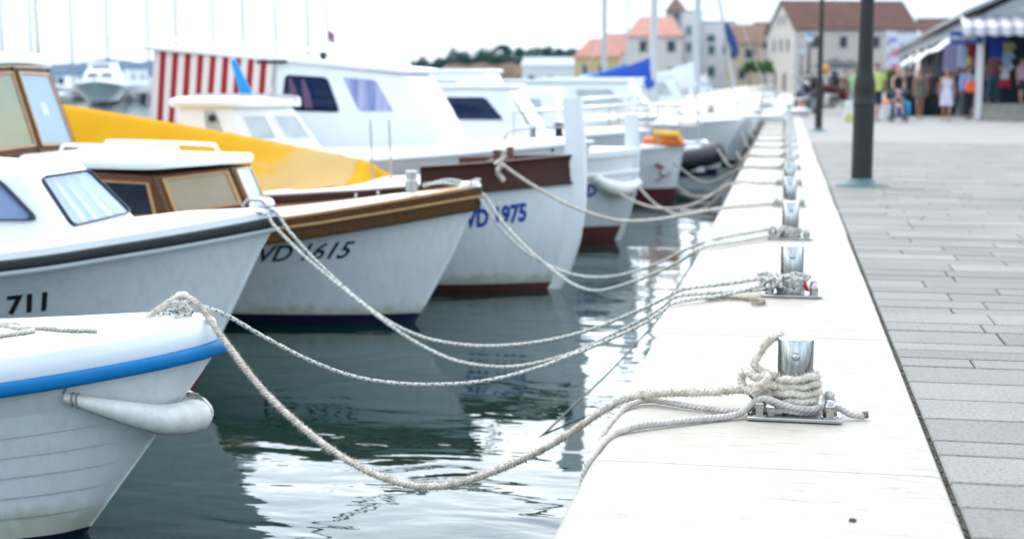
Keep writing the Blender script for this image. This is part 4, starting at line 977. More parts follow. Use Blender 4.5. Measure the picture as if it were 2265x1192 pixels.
# ---- boat E: white boat with its own stem post, big cabin and striped awning
def boat_e():
    O = Vector((-2.18, 19.2, WATER)); t = thing('cabin_boat', 'large white cabin boat with red and white striped awning at its stern', 'boat', O, 0, 'small boats moored bow to the quay')
    h = Hull([(0, 0, 1.20), (.12, .16, 1.195), (.35, .40, 1.18), (.8, .70, 1.16), (1.5, .98, 1.13), (2.4, 1.12, 1.12), (4.5, 1.16, 1.12), (7.6, 1.0, 1.2)],
             [(-.4, -.12), (0, 0), (.3, .10), (.7, .21), (1.2, .23), (1.8, .20)], zp=.20, depth=.45, flare=.42, entry=.9)
    hull = h.skin(.3, 1, 10); tr = h.transom(.3, 1); hull.add(tr.v, tr.f); hull.build('hull', HULLW, t, smooth=40)
    h.skin(0, .3, 4).build('bottom_paint', RUST, t)
    rows = []
    for z in [-.3 + i * .1 for i in range(21)]:
        x = h.stemx(z); wd = .035; dep = .13 if z < 1.1 else .16
        rows.append([Vector((x + .03, 0, z)), Vector((x, wd, z)), Vector((x - dep, wd, z)), Vector((x - dep, -wd, z)), Vector((x, -wd, z))])
    m = MB(); m.grid(rows, cu=True); m.f.append(list(range(5))); m.f.append([len(m.v) - 5 + i for i in range(5)]); m.build('stem_post', WHITE2, t)
    h.sweep([(.004, -.05), (.03, -.04), (.035, .04), (.0, .06), (-.05, .05), (-.05, -.04)], 0).build('gunwale', WHITE, t)
    h.sweep(rprof(.028, .05, .015), -.26).build('rub_rail', WHITE, t)
    h.deck(.06, 7.5, .03, .06, .03).build('foredeck', WHITE, t, solid=.03)
    h.lettering('VD', .22, .72, .62, xs=.8, bold=.01).build('registration_number', MATS['royal_blue_paint'], t, smooth=0)
    V = lambda X, Y, Z: Vector((X, Y, Z)) - O
    # cabin
    ys, yp = 18.25, 20.15
    side = Quad(V(-6.78, ys, .10), V(-4.25, ys + .12, .10), V(-4.98, ys + .16, 1.34), V(-6.78, ys + .04, 1.55))
    front = Quad(V(-4.25, ys + .12, .10), V(-4.25, yp - .12, .10), V(-4.98, yp - .16, 1.34), V(-4.98, ys + .16, 1.34))
    wall_hexa(t, 'cabin', WHITE, [side.p[0], side.p[1], front.p[1], V(-6.78, yp, .10)], [side.p[3], side.p[2], front.p[2], V(-6.78, yp - .04, 1.55)], .08)
    win(t, side, [(.06, .52), (.44, .535), (.405, .87), (.10, .855)], NAVYWIN, .07, .015, RUBBERW)
    nw = [c for c in t.children if c.name.startswith('window')][-1]
    for u0 in (.125, .215):
        MB().prism([side.at(u, v, .008) for u, v in ((u0, .56), (u0 + .055, .56), (u0 + .045, .72), (u0 + .02, .83), (u0 - .002, .83))], side.n * .003).build('curtain', REDCUR, nw)
    fr = win(t, side, [(.56, .54), (.80, .57), (.765, .90), (.51, .895)], pm('lilac_curtain', (.50, .50, .62), .5, c2=(.10, .14, .36), vscale=1.6, stretch=(5, 1, .25), coat=.3), .05, .02)
    win(t, front, [(.06, .56), (.46, .56), (.44, .92), (.08, .92)], GREYWIN, .05, .02); win(t, front, [(.54, .56), (.94, .56), (.92, .92), (.56, .92)], GREYWIN, .05, .02)
    # roof runs on aft as the awning top
    bt = [V(-8.55, ys - .12, 1.66), V(-4.92, ys + .06, 1.34), V(-4.92, yp - .06, 1.34), V(-8.55, yp + .12, 1.66)]
    MB().hexa(bt, [p + Vector((0, 0, .075)) for p in bt]).build('roof', WHITE, t, bevel=.03, bseg=3)
    st = stripes('red_striped_canvas', (.70, .61, .56), (.31, .008, .012), 9.5, 0, .8, .52)
    rows = []
    for j in range(9):
        v = j / 8; row = []
        for i in range(61):
            u = i / 60; x0, x1 = -8.42, -6.72; z1 = 1.66 - .11 * u; z0 = .62
            row.append(V(x0 + (x1 - x0) * u - .10 * (1 - v), ys - .03 + .02 * math.sin(22 * u) * (1 - v), z0 + (z1 - z0) * v))
        rows.append(row)
    MB().grid(rows).build('side_awning', st, t, solid=.004)
    for X in (-8.42, -6.80):
        for Y in (ys, yp): MB().tube([V(X, Y, .1), V(X, Y, 1.64)], .016, 8).build('awning_pole', STEEL2, t)
    # rail and gear on the roof
    m = MB(); m.tube(catmull([V(-8.3, ys + .1, 1.73), V(-8.3, ys + .1, 1.80), V(-7.2, ys + .1, 1.74), V(-5.4, ys + .15, 1.55), V(-5.2, ys + .15, 1.44)], .1), .012, 6); m.build('roof_rail', WHITE, t)
    m = MB(); m.tube([V(-6.25, 19.2, 1.45), V(-6.3, 19.2, 2.3)], .014, 8); m.build('signal_mast', STEEL2, t)
    m = MB(); m.lathe([(.04, 0), (.05, .03), (.05, .09), (.03, .11), (.001, .112)], V(-6.22, 18.8, 1.53), 10); m.build('lamp', BLACK, t)
    fl = []
    rows = [[V(-6.29 + .11 * i / 6, 19.2 + .02 * math.sin(i), 1.95 - .07 * i / 6 - .13 * j / 5) for i in range(7)] for j in range(6)]
    MB().grid(rows).build('pennant', stripes('striped_pennant', (.05, .06, .25), (.6, .12, .12), 1.5, 1), t, smooth=60)
    m = MB(); m.box(V(-6.75, ys - .03, 1.49), (.42, .03, .04)); m.build('grab_handle', BLACK, t)
    return t, h
tE, hE = boat_e()
# big cream fender hanging on E's bow
m = MB(); pts = [Vector((-2.44, 18.62, -.02)), Vector((-2.30, 18.72, -.13)), Vector((-2.15, 18.88, -.19)), Vector((-2.02, 19.05, -.17)), Vector((-1.93, 19.2, -.12))]
m.tube(catmull(pts, .04), [.05 + .06 * math.sin(3.14 * min(1, i / 17) * .9) for i in range(len(catmull(pts, .04)))], 12); tag(m.build('bow_fender', CREAM, None, smooth=70), 'cream fender slung round the bow of the second stem-post boat', 'fender')

# ---- boat between D and E: small white cabin, blue board on the roof
def boat_e1():
    O = Vector((-2.75, 16.9, WATER)); t = thing('cabin_boat', 'small white cabin boat with grey windows and a bright blue board on its roof', 'boat', O, 0, 'small boats moored bow to the quay')
    h = Hull([(0, 0, 1.42), (.15, .18, 1.41), (.5, .48, 1.38), (1, .75, 1.34), (1.8, .98, 1.28), (3, 1.08, 1.22), (6.2, .98, 1.2)],
             [(-.4, -.25), (0, 0), (.7, .28), (1.42, .48), (1.8, .55)], zp=.08, depth=.4, flare=.55, entry=1.3)
    hull = h.skin(.3, 1, 10); tr = h.transom(.3, 1); hull.add(tr.v, tr.f); sb = h.stem_bar(.02, .3, 1); hull.add(sb.v, sb.f); hull.build('hull', WHITE, t, smooth=40)
    h.skin(0, .3, 4).build('bottom_paint', NAVY, t)
    h.sweep(rprof(.03, .045, .015), 0).build('rub_rail', WHITE2, t); h.deck(.06, 6.1, .03, .07, .02).build('foredeck', WHITE, t, solid=.03)
    V = lambda X, Y, Z: Vector((X, Y, Z)) - O
    side = Quad(V(-7.2, 16.15, .42), V(-6.28, 16.22, .42), V(-6.55, 16.26, .93), V(-7.2, 16.18, .98)); 
    front = Quad(V(-6.28, 16.22, .42), V(-5.62, 16.95, .40), V(-6.02, 16.95, .93), V(-6.55, 16.26, .93))
    fp = Quad(V(-5.62, 16.95, .40), V(-6.28, 17.6, .42), V(-6.55, 17.56, .93), V(-6.02, 16.95, .93))
    b = [side.p[0], front.p[0], front.p[1], fp.p[1], V(-7.2, 17.65, .42)]; tp = [side.p[3], front.p[3], front.p[2], fp.p[2], V(-7.2, 17.62, .98)]
    m = MB().shell(b, tp); m.build('cabin', WHITE, t, bevel=.03, weld=True)
    win(t, side, [(.42, .25), (.72, .25), (.70, .92), (.46, .92)], GREYWIN, .03, .02); win(t, front, [(.06, .22), (.44, .22), (.46, .80), (.08, .80)], GREYWIN, .03, .02); win(t, front, [(.54, .22), (.94, .22), (.94, .80), (.56, .80)], GREYWIN, .03, .02); win(t, fp, [(.12, .22), (.88, .22), (.88, .8), (.12, .8)], GREYWIN, .03, .02)
    cx_ = sum((p.x for p in tp)) / 5; q = rounded([(p.x + (.12 if p.x > cx_ else -.1), p.y * 1.0 + (.1 if p.y > 0 else -.1)) for p in tp], .15, 4)
    m = MB(); m.grid([[Vector((p.x * 1 if k < 3 else p.x, p.y * s_, z)) for p in q] for k, (s_, z) in enumerate(((.96, 1.83), (1, 1.86), (1, 1.90), (.95, 1.93), (.4, 1.955)))], cu=True); n = len(q); m.f.append(list(range(n))); m.f.append([len(m.v) - n + i for i in range(n)]); m.build('roof', WHITE, t, smooth=50)
    m = MB(); m.lathe([(.045, 0), (.05, .01), (.045, .025), (.001, .03)], V(-6.75, 16.17, .80), 14, 'Y'); m.build('horn', BLACK, t)
    m = MB(); m.tube(catmull([V(-7.1, 16.5, 1.0), V(-7.1, 16.5, 1.07), V(-5.95, 16.8, 1.06), V(-5.9, 16.8, .99)], .05), .014, 6); m.build('roof_rail', STEEL2, t)
    for i, (x, y_, z_) in enumerate(((-.17, -.34, 1.47), (.12, -.20, 1.49))):
        m = MB(); m.lathe([(.05, 0), (.045, .10), (.06, .13), (.05, .16), (.001, .165)], (x, y_, z_), 12); m.build('cowl_vent', BLACK if i else MATS['satin_steel'], t)
    m = MB(); m.tube(catmull([(-.45, -.62, 1.44), (-.40, -.62, 1.56), (-.05, -.42, 1.60), (.25, -.18, 1.60), (.32, 0, 1.60), (.25, .18, 1.60), (-.05, .42, 1.60)], .06), .014, 6); m.build('bow_rail', STEEL2, t)
    return t
boat_e1()
m = MB(); a, b_ = Vector((-6.52, 16.75, 1.03)), Vector((-6.70, 16.75, 1.50))
m.hexa([a + Vector((dx, dy, 0)) for dx, dy in ((-.085, -.02), (.085, -.02), (.085, .02), (-.085, .02))], [b_ + Vector((dx, dy, 0)) for dx, dy in ((-.035, -.02), (.035, -.02), (.035, .02), (-.035, .02))])
tag(m.build('blue_board', pm('sky_blue_paint', (.0, .26, .62), .5), None, bevel=.008), 'tapered bright blue board standing on the small white cabin roof', 'board')

# ---- boat F: white hull, bowsprit plank, dark red bottom
def boat_f():
    O = Vector((-1.96, 25.9, WATER)); t = thing('fishing_boat', 'white boat with dark red bottom and a white plank bowsprit', 'boat', O, 0, 'small boats moored bow to the quay')
    h = Hull([(0, 0, .98), (.15, .2, .975), (.5, .52, .96), (1, .82, .93), (1.8, 1.05, .9), (3, 1.15, .88), (7.5, 1.0, .95)],
             [(-.4, -.12), (0, 0), (.5, .08), (1.0, .17), (1.4, .2)], zp=.22, depth=.45, flare=.42, entry=.9)
    hull = h.skin(.3, 1, 10); tr = h.transom(.3, 1); hull.add(tr.v, tr.f); sb = h.stem_bar(.03, .3, 1); hull.add(sb.v, sb.f); hull.build('hull', HULLW, t, smooth=40)
    b = h.skin(0, .3, 4); sb = h.stem_bar(.03, 0, .3); b.add(sb.v, sb.f); b.build('bottom_paint', pm('maroon_antifouling', (.11, .014, .022), .6), t)
    h.sweep(rprof(.035, .06, .015), 0).build('gunwale', WHITE, t); h.deck(.06, 7.4, .03, .07, .02).build('foredeck', WHITE, t, solid=.03)
    m = MB(); m.box((-.02, 0, 1.03), (1.1, .34, .06)); m.tube([(.50, -.17, 1.03), (.56, 0, 1.03), (.50, .17, 1.03)], .055, 10); m.build('bowsprit', WHITE, t, bevel=.012)
    m = MB(); 
    for x in (.42, .1, -.25, -.6, -1.1):
        y = max(.12, min(.8, .15 + (.45 - x) * .55))
        for s_ in (-1, 1): m.tube([(x, s_ * y, 1.0), (x, s_ * y, 1.62)], .013, 6)
    for z in (1.35, 1.62):
        L_ = [(-1.1, -.8, z), (-.6, -.73, z), (-.25, -.53, z), (.1, -.34, z), (.42, -.16, z)]; m.tube(L_ + [(.48, 0, z)] + [(x, -y, z_) for x, y, z_ in L_[::-1]], .013, 6)
    m.build('pulpit', STEEL2, t)
    m = MB(); m.box((-3.4, 0, 1.45), (3.0, 1.5, 1.1), taper=.86); m.build('cabin', WHITE, t, bevel=.08, bseg=3)
    q = Quad(Vector((-4.9, -.75, .9)), Vector((-1.9, -.75, .9)), Vector((-2.1, -.645, 2.0)), Vector((-4.69, -.645, 2.0)))
    for u in (.12, .42, .70): win(t, q, [(u, .5), (u + .2, .5), (u + .2, .85), (u, .85)], GREYWIN, .05)
    m = MB(); m.tube([(-.42, -.35, .80), (-.18, -.24, .42), (-.3, -.30, .36), (-.05, -.2, .50)], .014, 6); m.tube([(-.30, -.46, .66), (-.16, -.43, .60)], .04, 8); m.build('anchor', pm('red_grey_anchor', (.25, .05, .06), .6), t)
    return t
boat_f()
m = MB(); m.box((-2.15, 25.75, .16), (.75, .55, .14), taper=.9); o = m.build('folded_raft', pm('orange_canvas', (.75, .17, .02), .7, var=.3, vscale=4), None, bevel=.05, bseg=3); tag(o, 'orange folded raft lying on the deck behind the plank bowsprit', 'raft')
m = MB(); m.tube([(-2.30, 25.62, .30), (-1.85, 25.5, .28)], .07, 12); m.build('rolled_cover', pm('yellow_canvas', (.78, .42, .03), .7), o, world=True)

# ---- generic boats for the rest of the row
def cruiser(x, y, L, beam, fb, label, name='motor_boat', hullm=None, bottom=None, cab=None, rot=0., roofm=None, winm=None, extra=None, cat='boat', group='boats moored further along the quay'):
    t = thing(name, label, cat, (x, y, WATER), rot, group); s = L / 6.0; b = beam / 2
    h = Hull([(0, 0, fb), (.15 * s, .22 * b, fb * .995), (.5 * s, .52 * b, fb * .975), (1.0 * s, .76 * b, fb * .95), (1.8 * s, .94 * b, fb * .91), (3.0 * s, b, fb * .88), (L, .9 * b, fb * .88)],
             [(-.4, -.25), (0, 0), (fb * .5, .14 * fb + .08), (fb, .38 * fb + .1), (fb * 1.3, .5 * fb + .1)], zp=.10, depth=.4, flare=.5, entry=1.2)
    hull = h.skin(.3, 1, 7); tr = h.transom(.3, 1); hull.add(tr.v, tr.f); sb = h.stem_bar(.02, .3, 1); hull.add(sb.v, sb.f); hull.build('hull', hullm or WHITE, t, smooth=40)
    h.skin(0, .3, 3).build('bottom_paint', bottom or NAVY, t)
    h.sweep(rprof(.035, .05, .012), 0, n=24).build('rub_rail', WHITE2, t); h.deck(.06, L * .98, .03, .06, .02, nx=16).build('foredeck', WHITE, t, solid=.03)
    if cab:
        x0, x1, rake, h_, wd = cab; z = fb * .9; w = b * wd
        q = Quad(Vector((-x1 * L, -w, z)), Vector((-x0 * L, -w * .85, z)), Vector((-x0 * L - rake, -w * .74, z + h_)), Vector((-x1 * L, -w * .86, z + h_)))
        fq = Quad(q.p[1], Vector((q.p[1].x, -q.p[1].y, z)), Vector((q.p[2].x, -q.p[2].y, z + h_)), q.p[2])
        wall_hexa(t, 'cabin', WHITE, [p - Vector((0, 0, .12)) for p in (q.p[0], q.p[1], fq.p[1], Vector((q.p[0].x, w, z)))], [q.p[3], q.p[2], fq.p[2], Vector((q.p[3].x, w * .86, z + h_))], .05, 3)
        wm = winm or DARKG
        for u0, u1 in ((.12, .48), (.56, .88)): win(t, q, [(u0, .38), (u1, .38), (u1 - .04, .84), (u0, .84)], wm, .06, .02)
        for u0, u1 in ((.06, .47), (.53, .94)): win(t, fq, [(u0, .32), (u1, .32), (u1 - .02, .88), (u0 + .02, .88)], wm, .04, .02)
        bt = [Vector((-x1 * L - .1, -w * .9, z + h_ - .01)), Vector((q.p[2].x + .08, -w * .78, z + h_ - .01)), Vector((q.p[2].x + .08, w * .78, z + h_ - .01)), Vector((-x1 * L - .1, w * .9, z + h_ - .01))]
        MB().hexa(bt, [p + Vector((0, 0, .07)) for p in bt]).build('roof', roofm or WHITE, t, bevel=.025)
    m = MB(); ds = [.0, .5, 1.1, 1.8]; 
    for s_ in (-1, 1):
        top = []
        for d in ds:
            p = h.pt(d * s, 1, s_); p.y *= .9; m.tube([p, p + Vector((0, 0, .42))], .013, 5); top.append(p + Vector((0, 0, .42)))
        m.tube(top, .014, 5)
    m.build('pulpit', STEEL2, t)
    if extra: extra(t, h)
    return t
def mast_boat(x, y, L, label, rot, mh, boom=None, mast_r=.05, cover=None, hullm=None, group='sailing boats', lean=0.):
    def ex(t, h):
        m = MB(); mx_ = -L * .42; m.tube([(mx_, 0, 1.0), (mx_ + lean, 0, mh)], [mast_r, mast_r * .7], 10)
        m.build('mast', (MATS.get('bright_alloy') or pm('bright_alloy', (.44, .45, .45), .5)) if group == 'sailing boats' else (MATS.get('mast_alloy') or pm('mast_alloy', (.20, .25, .27), .5)), t)
        m = MB(); m.tube([(mx_ + lean, 0, mh - .2), (.1, 0, 1.25)], .008, 4); m.build('forestay', STEEL2, t)
        m = MB(); m.tube([(mx_ + lean, 0, mh - .2), (-L * .97, 0, 1.15)], .008, 4); m.build('backstay', STEEL2, t)
        m = MB()
        for s_ in (-1, 1): m.tube([(mx_ + lean * .6, 0, mh * .62), (mx_ + lean * .6, s_ * .45, mh * .62)], .015, 5)
        m.build('spreader', STEEL2, t)
        m = MB(); m.tube([(mx_, 0, 1.95), (-L * .88, 0, 2.0)], .045, 8); b = m.build('boom', MATS.get('mast_alloy') or pm('mast_alloy', (.20, .25, .27), .5), t)
        if cover:
            c = MB(); n = 10; rows = []
            for i in range(n + 1):
                u = i / n; x_ = mx_ + .05 + (-L * .86 - mx_) * u; hh = .85 * (1 - u) ** 2.0 + .14; w = .13 - .05 * u
                rows.append([Vector((x_, w * math.cos(a) * (1 - .6 * max(0, math.sin(a))), 1.97 + (hh * math.sin(a) if math.sin(a) > 0 else .1 * math.sin(a)))) for a in [6.283 * k / 10 for k in range(10)]])
            c.grid(rows, cu=True); c.f.append(list(range(10))); c.f.append([len(c.v) - 10 + i for i in range(10)]); c.build('sail_cover', cover, b, smooth=60)
    return cruiser(x, y, L, L * .3, 1.1, label, 'sailing_boat', cab=(.28, .62, .5, .38, .55), rot=rot, hullm=hullm, extra=ex, group=group)
BLUECANVAS = pm('royal_blue_canvas', (.006, .07, .42), .7, var=.3)
WHITECANVAS = pm('white_canvas', (.68, .69, .70), .8)
cruiser(-2.75, 22.6, 6.6, 2.3, 1.36, 'white cruiser with a triangular navy side window behind the striped-awning boat', cab=(.15, .60, .55, .80, .78), winm=NAVYWIN)
cruiser(-3.1, 27.9, 7.5, 2.5, 1.45, 'white boat with a round dark lamp and long roof beyond the triangular window', cab=(.30, .82, .4, 1.0, .85), winm=GREYWIN)
def dark_boat():
    t = thing('inflatable_boat', 'dark inflatable dinghy with a white engine cover beyond the plank bowsprit', 'boat', (-1.55, 30.6, WATER), 0, 'boats moored further along the quay')
    for s_ in (-1, 1):
        m = MB(); P = catmull([(-3.2, s_ * .72, .42), (-1.2, s_ * .72, .42), (-.35, s_ * .52, .50), (.12, 0, .62)], .1); m.tube(P, .23, 14); m.build('tube', pm('black_hypalon', (.010, .012, .016), .5) if s_ < 0 else MATS['black_hypalon'], t, smooth=70)
    m = MB(); m.box((-1.6, 0, .30), (3.0, 1.2, .1)); m.build('floor', WHITE2, t)
    m = MB(); m.box((-1.7, 0, .85), (.9, .55, .6), taper=.75); m.build('console', WHITE, t, bevel=.06)
    m = MB(); m.box((-.75, 0, .72), (1.2, .9, .20), taper=.8); m.build('bow_cover', WHITE2, t, bevel=.07)
    m = MB(); m.box((-3.2, 0, .72), (.4, .36, .62), taper=.7); m.build('outboard_engine', BLACK, t, bevel=.06)
dark_boat()
cruiser(-1.55, 33.8, 8.0, 2.6, 1.25, 'white cruiser with a long dim window strip beyond the dark inflatable', cab=(.16, .62, .8, .98, .85), winm=GREYWIN)
cruiser(-1.2, 37.5, 7.4, 2.6, 1.25, 'white cruiser with grey windows next to the slate grey hull', cab=(.3, .72, .6, .9, .8), winm=GREYWIN)
GREYHULL = pm('slate_grey_hull', (.22, .25, .31), .4, coat=.2)
def ex_l(t, h):
    h.lettering('VD', .20, 1.3, .9, bold=.006).build('registration_number', NAVY, t, smooth=0)
cruiser(-1.25, 42.0, 8.0, 2.8, 1.30, 'slate grey hulled boat with white deck and tall stem', hullm=GREYHULL, bottom=NAVY, cab=(.32, .7, .4, 1.0, .75), name='fishing_boat')
rows_ = [(46.5, 7, 'white cruiser second beyond the slate grey hull'), (50.5, 6.5, 'white cruiser with low cabin third beyond the slate grey hull'), (55, 7.5, 'white cruiser with blue windows fourth beyond the slate grey hull'), (60, 7, 'white cruiser fifth beyond the slate grey hull'), (65.5, 7.5, 'white cruiser sixth beyond the slate grey hull'), (71, 8, 'white cruiser seventh beyond the slate grey hull'), (77, 8, 'white cruiser eighth beyond the slate grey hull'), (84, 8, 'white cruiser ninth beyond the slate grey hull')]
rng = random.Random(11)
for i, (y, L, lab) in enumerate(rows_):
    cruiser(-1.25 + rng.uniform(-.35, .15), y, L, 2.4, 1.15 + rng.uniform(0, .35), lab, cab=(.28 + rng.uniform(0, .1), .72, .6, .8 + rng.uniform(0, .5), .8), winm=(NAVYWIN if i % 3 == 2 else GREYWIN))
# sailing boats whose masts cross the sky above the quay row
def mast_at(u, y, L, label, lean=0., cover=None, r=.06, mh=11, off=.42):
    p = atY(u, 170, y); mast_boat(p.x + L * off, y, L, label, 0, mh, cover=cover, mast_r=r, lean=lean)
mast_at(1445, 44.5, 8.5, 'sailing boat with royal blue sail cover on its boom', cover=BLUECANVAS, r=.12)
mast_at(1387, 62, 9, 'sailing boat with slim white mast and long pale blue boom cover', cover=pm('sky_blue_canvas', (.01, .20, .55), .7), r=.05)
mast_at(1336, 75, 10, 'sailing boat with bare mast left of the pale blue boom cover', r=.15)
mast_at(1541, 52, 8.5, 'sailing boat with thick grey mast before the white town house', cover=WHITECANVAS, r=.13)
mast_at(1632, 66, 9, 'sailing boat with a leaning mast and furled blue sail', lean=-1.9, cover=None, r=.08)
p = atY(1628, 110, 66); m = MB(); m.tube([atY(1630, 122, 65.8), atY(1617, 84, 65.8), atY(1606, 52, 65.8)], [.14, .20, .09], 10); tag(m.build('furled_sail', pm('navy_canvas', (.02, .05, .20), .7, var=.3), None, smooth=70), 'furled navy blue sail rolled on the leaning mast', 'sail')
# ------------------------------------------------------------------ far basin on the left: yachts and sailing boats
def far_yacht():
    O = atZ(215, 232, WATER); y = O.y; t = thing('motor_yacht', 'white motor yacht with flybridge facing the camera far across the basin', 'yacht', O, rad(-68), 'yachts across the basin')
    h = Hull([(0, 0, 2.05), (.4, .55, 2.0), (1.2, 1.3, 1.9), (2.6, 2.0, 1.75), (5, 2.3, 1.6), (11, 2.15, 1.5)], [(-.6, -.6), (0, 0), (1, .7), (2.05, 1.5), (2.4, 1.7)], zp=.25, depth=.6, flare=.5, entry=1.2)
    hull = h.skin(.3, 1, 8); tr = h.transom(.3, 1); hull.add(tr.v, tr.f); hull.build('hull', pm('pale_green_grey_hull', (.40, .50, .50), .35, coat=.2), t); h.skin(0, .3, 3).build('bottom_paint', NAVY, t)
    h.sweep(rprof(.08, .12, .03), 0).build('rub_rail', WHITE, t); h.deck(.1, 10.8, .1, .1, .1).build('foredeck', WHITE, t, solid=.05)
    def tier(name, x0, x1, w0, w1, z0, z1, rake):
        b = [Vector((x0, -w0, z0)), Vector((x1, -w0 * .8, z0)), Vector((x1, w0 * .8, z0)), Vector((x0, w0, z0))]; tp = [Vector((x0, -w1, z1)), Vector((x1 - rake, -w1 * .78, z1)), Vector((x1 - rake, w1 * .78, z1)), Vector((x0, w1, z1))]
        wall_hexa(t, name, WHITE, b, tp, .12, 3); return Quad(b[1], b[2], tp[2], tp[1]), Quad(b[0], b[1], tp[1], tp[0])
    f, s_ = tier('deckhouse', -9, -2.6, 1.9, 1.6, 1.7, 3.0, 1.5)
    for u0, u1 in ((.06, .47), (.53, .94)): win(t, f, [(u0, .45), (u1, .45), (u1 - .01, .92), (u0 + .01, .92)], pm('teal_glass', (.05, .09, .11), .1, coat=.4) if 'teal_glass' not in MATS else MATS['teal_glass'], .08, .05)
    win(t, s_, [(.3, .45), (.88, .45), (.8, .9), (.3, .9)], MATS['teal_glass'], .1, .05)
    f, s_ = tier('flybridge', -8.6, -4.6, 1.5, 1.2, 3.0, 3.7, .6); win(t, f, [(.06, .3), (.94, .3), (.92, .85), (.08, .85)], MATS['teal_glass'], .08, .05)
    m = MB(); m.tube(catmull([(-7.5, -1.3, 3.6), (-7.9, -1.2, 4.5), (-7.9, 1.2, 4.5), (-7.5, 1.3, 3.6)], .2), .07, 8); m.build('radar_arch', WHITE, t)
    m = MB(); m.tube([(-7.9, .3, 4.5), (-7.9, .3, 6.3)], .03, 6); m.build('aerial', WHITE, t)
    m = MB(); P = h.path(.55, dmax=4.5); m.tube(P, .035, 6)
    for i in range(0, len(P), 6): m.tube([P[i], P[i] - Vector((0, 0, .6))], .03, 5)
    m.build('pulpit', STEEL2, t)
far_yacht()
p = atZ(312, 222, WATER); cruiser(p.x, p.y, 9, 3.2, 1.7, 'white cruiser moored behind the striped awning, far across the basin', rot=rad(-60), cab=(.25, .75, .9, 1.7, .85), winm=GREYWIN, group='yachts across the basin')
p = atZ(122, 218, WATER); cruiser(p.x, p.y, 8, 3, 1.3, 'navy covered boat left of the far motor yacht', rot=rad(-70), hullm=NAVY, cab=(.2, .8, .5, 1.5, .85), roofm=BLUECANVAS, winm=NAVYWIN, group='yachts across the basin')
base = mast_boat(0, 150, 11, 'sailing boat with tall pale mast nearest the far motor yacht', rad(-75), 15, cover=WHITECANVAS, mast_r=.16, group='sailing boats across the basin')
spots = [(162, 150, 'sailing boat with tall pale mast just left of the far motor yacht'), (240, 150, 'sailing boat with tall mast behind the far motor yacht'), (330, 165, 'sailing boat with faint mast above the far white cruiser'), (392, 150, 'sailing boat whose mast rises over the left end of the striped awning'), (474, 170, 'sailing boat whose faint mast rises over the middle of the striped awning'), (540, 150, 'sailing boat whose mast rises above the blue board'), (612, 175, 'sailing boat whose faint mast rises over the right end of the striped awning'), (683, 160, 'sailing boat whose mast stands left of the pennant'), (72, 160, 'sailing boat whose pale mast stands beside the dark green mast'), (8, 150, 'sailing boat whose mast is at the picture edge above the wooden wheelhouse')]
for i, (u, y, lab) in enumerate(spots):
    p = atY(u, 180, y); a = rad(-75); off = 11 * .42; loc = (p.x + off * math.cos(a), p.y + off * math.sin(a), WATER)
    if i == 0: base.location = loc; base['label'] = lab
    else: dup(base, loc, a, lab)
m = mast_boat(0, 110, 9, 'sailing boat with a leaning dark green mast behind the wooden wheelhouse', rad(-80), 12, mast_r=.11, lean=.5, group='sailing boats across the basin')
p = atY(86, 120, 110); m.location = (p.x + .65, p.y - 3.7, WATER)
for c in m.children:
    if c.name.startswith('mast'): c.data = c.data.copy(); c.data.materials[0] = pm('dark_green_alloy', (.015, .07, .07), .5)
# floats and small things on the water by the quay
for u, v, r, mt, lab in ((1668, 264, .16, pm('red_float', (.55, .04, .05), .5), 'red float on the water by the far quay'), (1612, 322, .16, pm('blue_float', (.01, .08, .35), .5), 'blue float beyond the dark inflatable'), (1580, 262, .17, MATS['sky_blue_paint'], 'bright blue fender hanging by the slate grey hull')):
    p = atZ(u, v, WATER + .15) if 'fender' not in lab else atY(u, v, 40.3); m = MB(); blob(m, p, r, (1.5, 1, 1), 14, 8); tag(m.build('buoy', mt, None, smooth=80), lab, 'buoy', 'floats and fenders by the boats')
p = atY(1572, 262, 40.6); m = MB(); m.tube([p, p + Vector((0, 0, .35))], .10, 10); tag(m.build('fender', pm('ochre_vinyl', (.55, .30, .06), .6), None), 'ochre fender on the white deck by the slate grey hull', 'fender')
# mooring lines for the rest of the row
far_lines = [((1300, 372), 19.2, 4, 'upper pale line from the second stem-post boat'), ((1400, 400), 19.2, 4, 'lower pale line from the second stem-post boat'), ((1496, 410), 25.9, 6, 'first line from the red-bottomed boat'), ((1500, 425), 25.9, 7, 'second line from the red-bottomed boat')]
for (u, v), y, bi, lab in far_lines:
    p0 = atY(u, v, y); q = Vector((-.60, BY[bi] - .1, .02)); b = Vector((BX - .09, BY[bi], .03)); mid = p0.lerp(q, .5) - Vector((0, 0, .42)); m1 = p0.lerp(q, .25) - Vector((0, 0, .30)); m2 = p0.lerp(q, .75) - Vector((0, 0, .32))
    rope_line('mooring_rope', [p0, m1, mid, m2, q, q.lerp(b, .5), b] + helix(BX, BY[bi], 2, .03, .07, PR + .014, math.pi, 1, .004, bi)[1:], .016, ROPE, lab + ' to the quay', 'rope', LINES, n=6, step=.06)
for bi, (sx_, sy_, sz) in enumerate([(-1.6, 20.9, .05), (-1.3, 28.5, -.1), (-1.0, 30.6, -.25), (-1.0, 33.8, .1), (-.9, 37.5, .2), (-.9, 42, .3), (-.9, 46.5, .25), (-.9, 50.5, .2)], 5):
    p0 = Vector((sx_, sy_, sz)); q = Vector((-.60, BY[bi] - .1, .02)); b = Vector((BX - .09, BY[bi], .03)); mid = p0.lerp(q, .5) - Vector((0, 0, .25))
    rope_line('mooring_rope', [p0, mid, q, q.lerp(b, .5), b] + helix(BX, BY[bi], 2, .03, .08, PR + .016, math.pi, 1, .006, bi)[1:], .017, ROPE_D, 'grey line tied round the %s bollard' % ordn[bi], 'rope', LINES, n=6, step=.08)

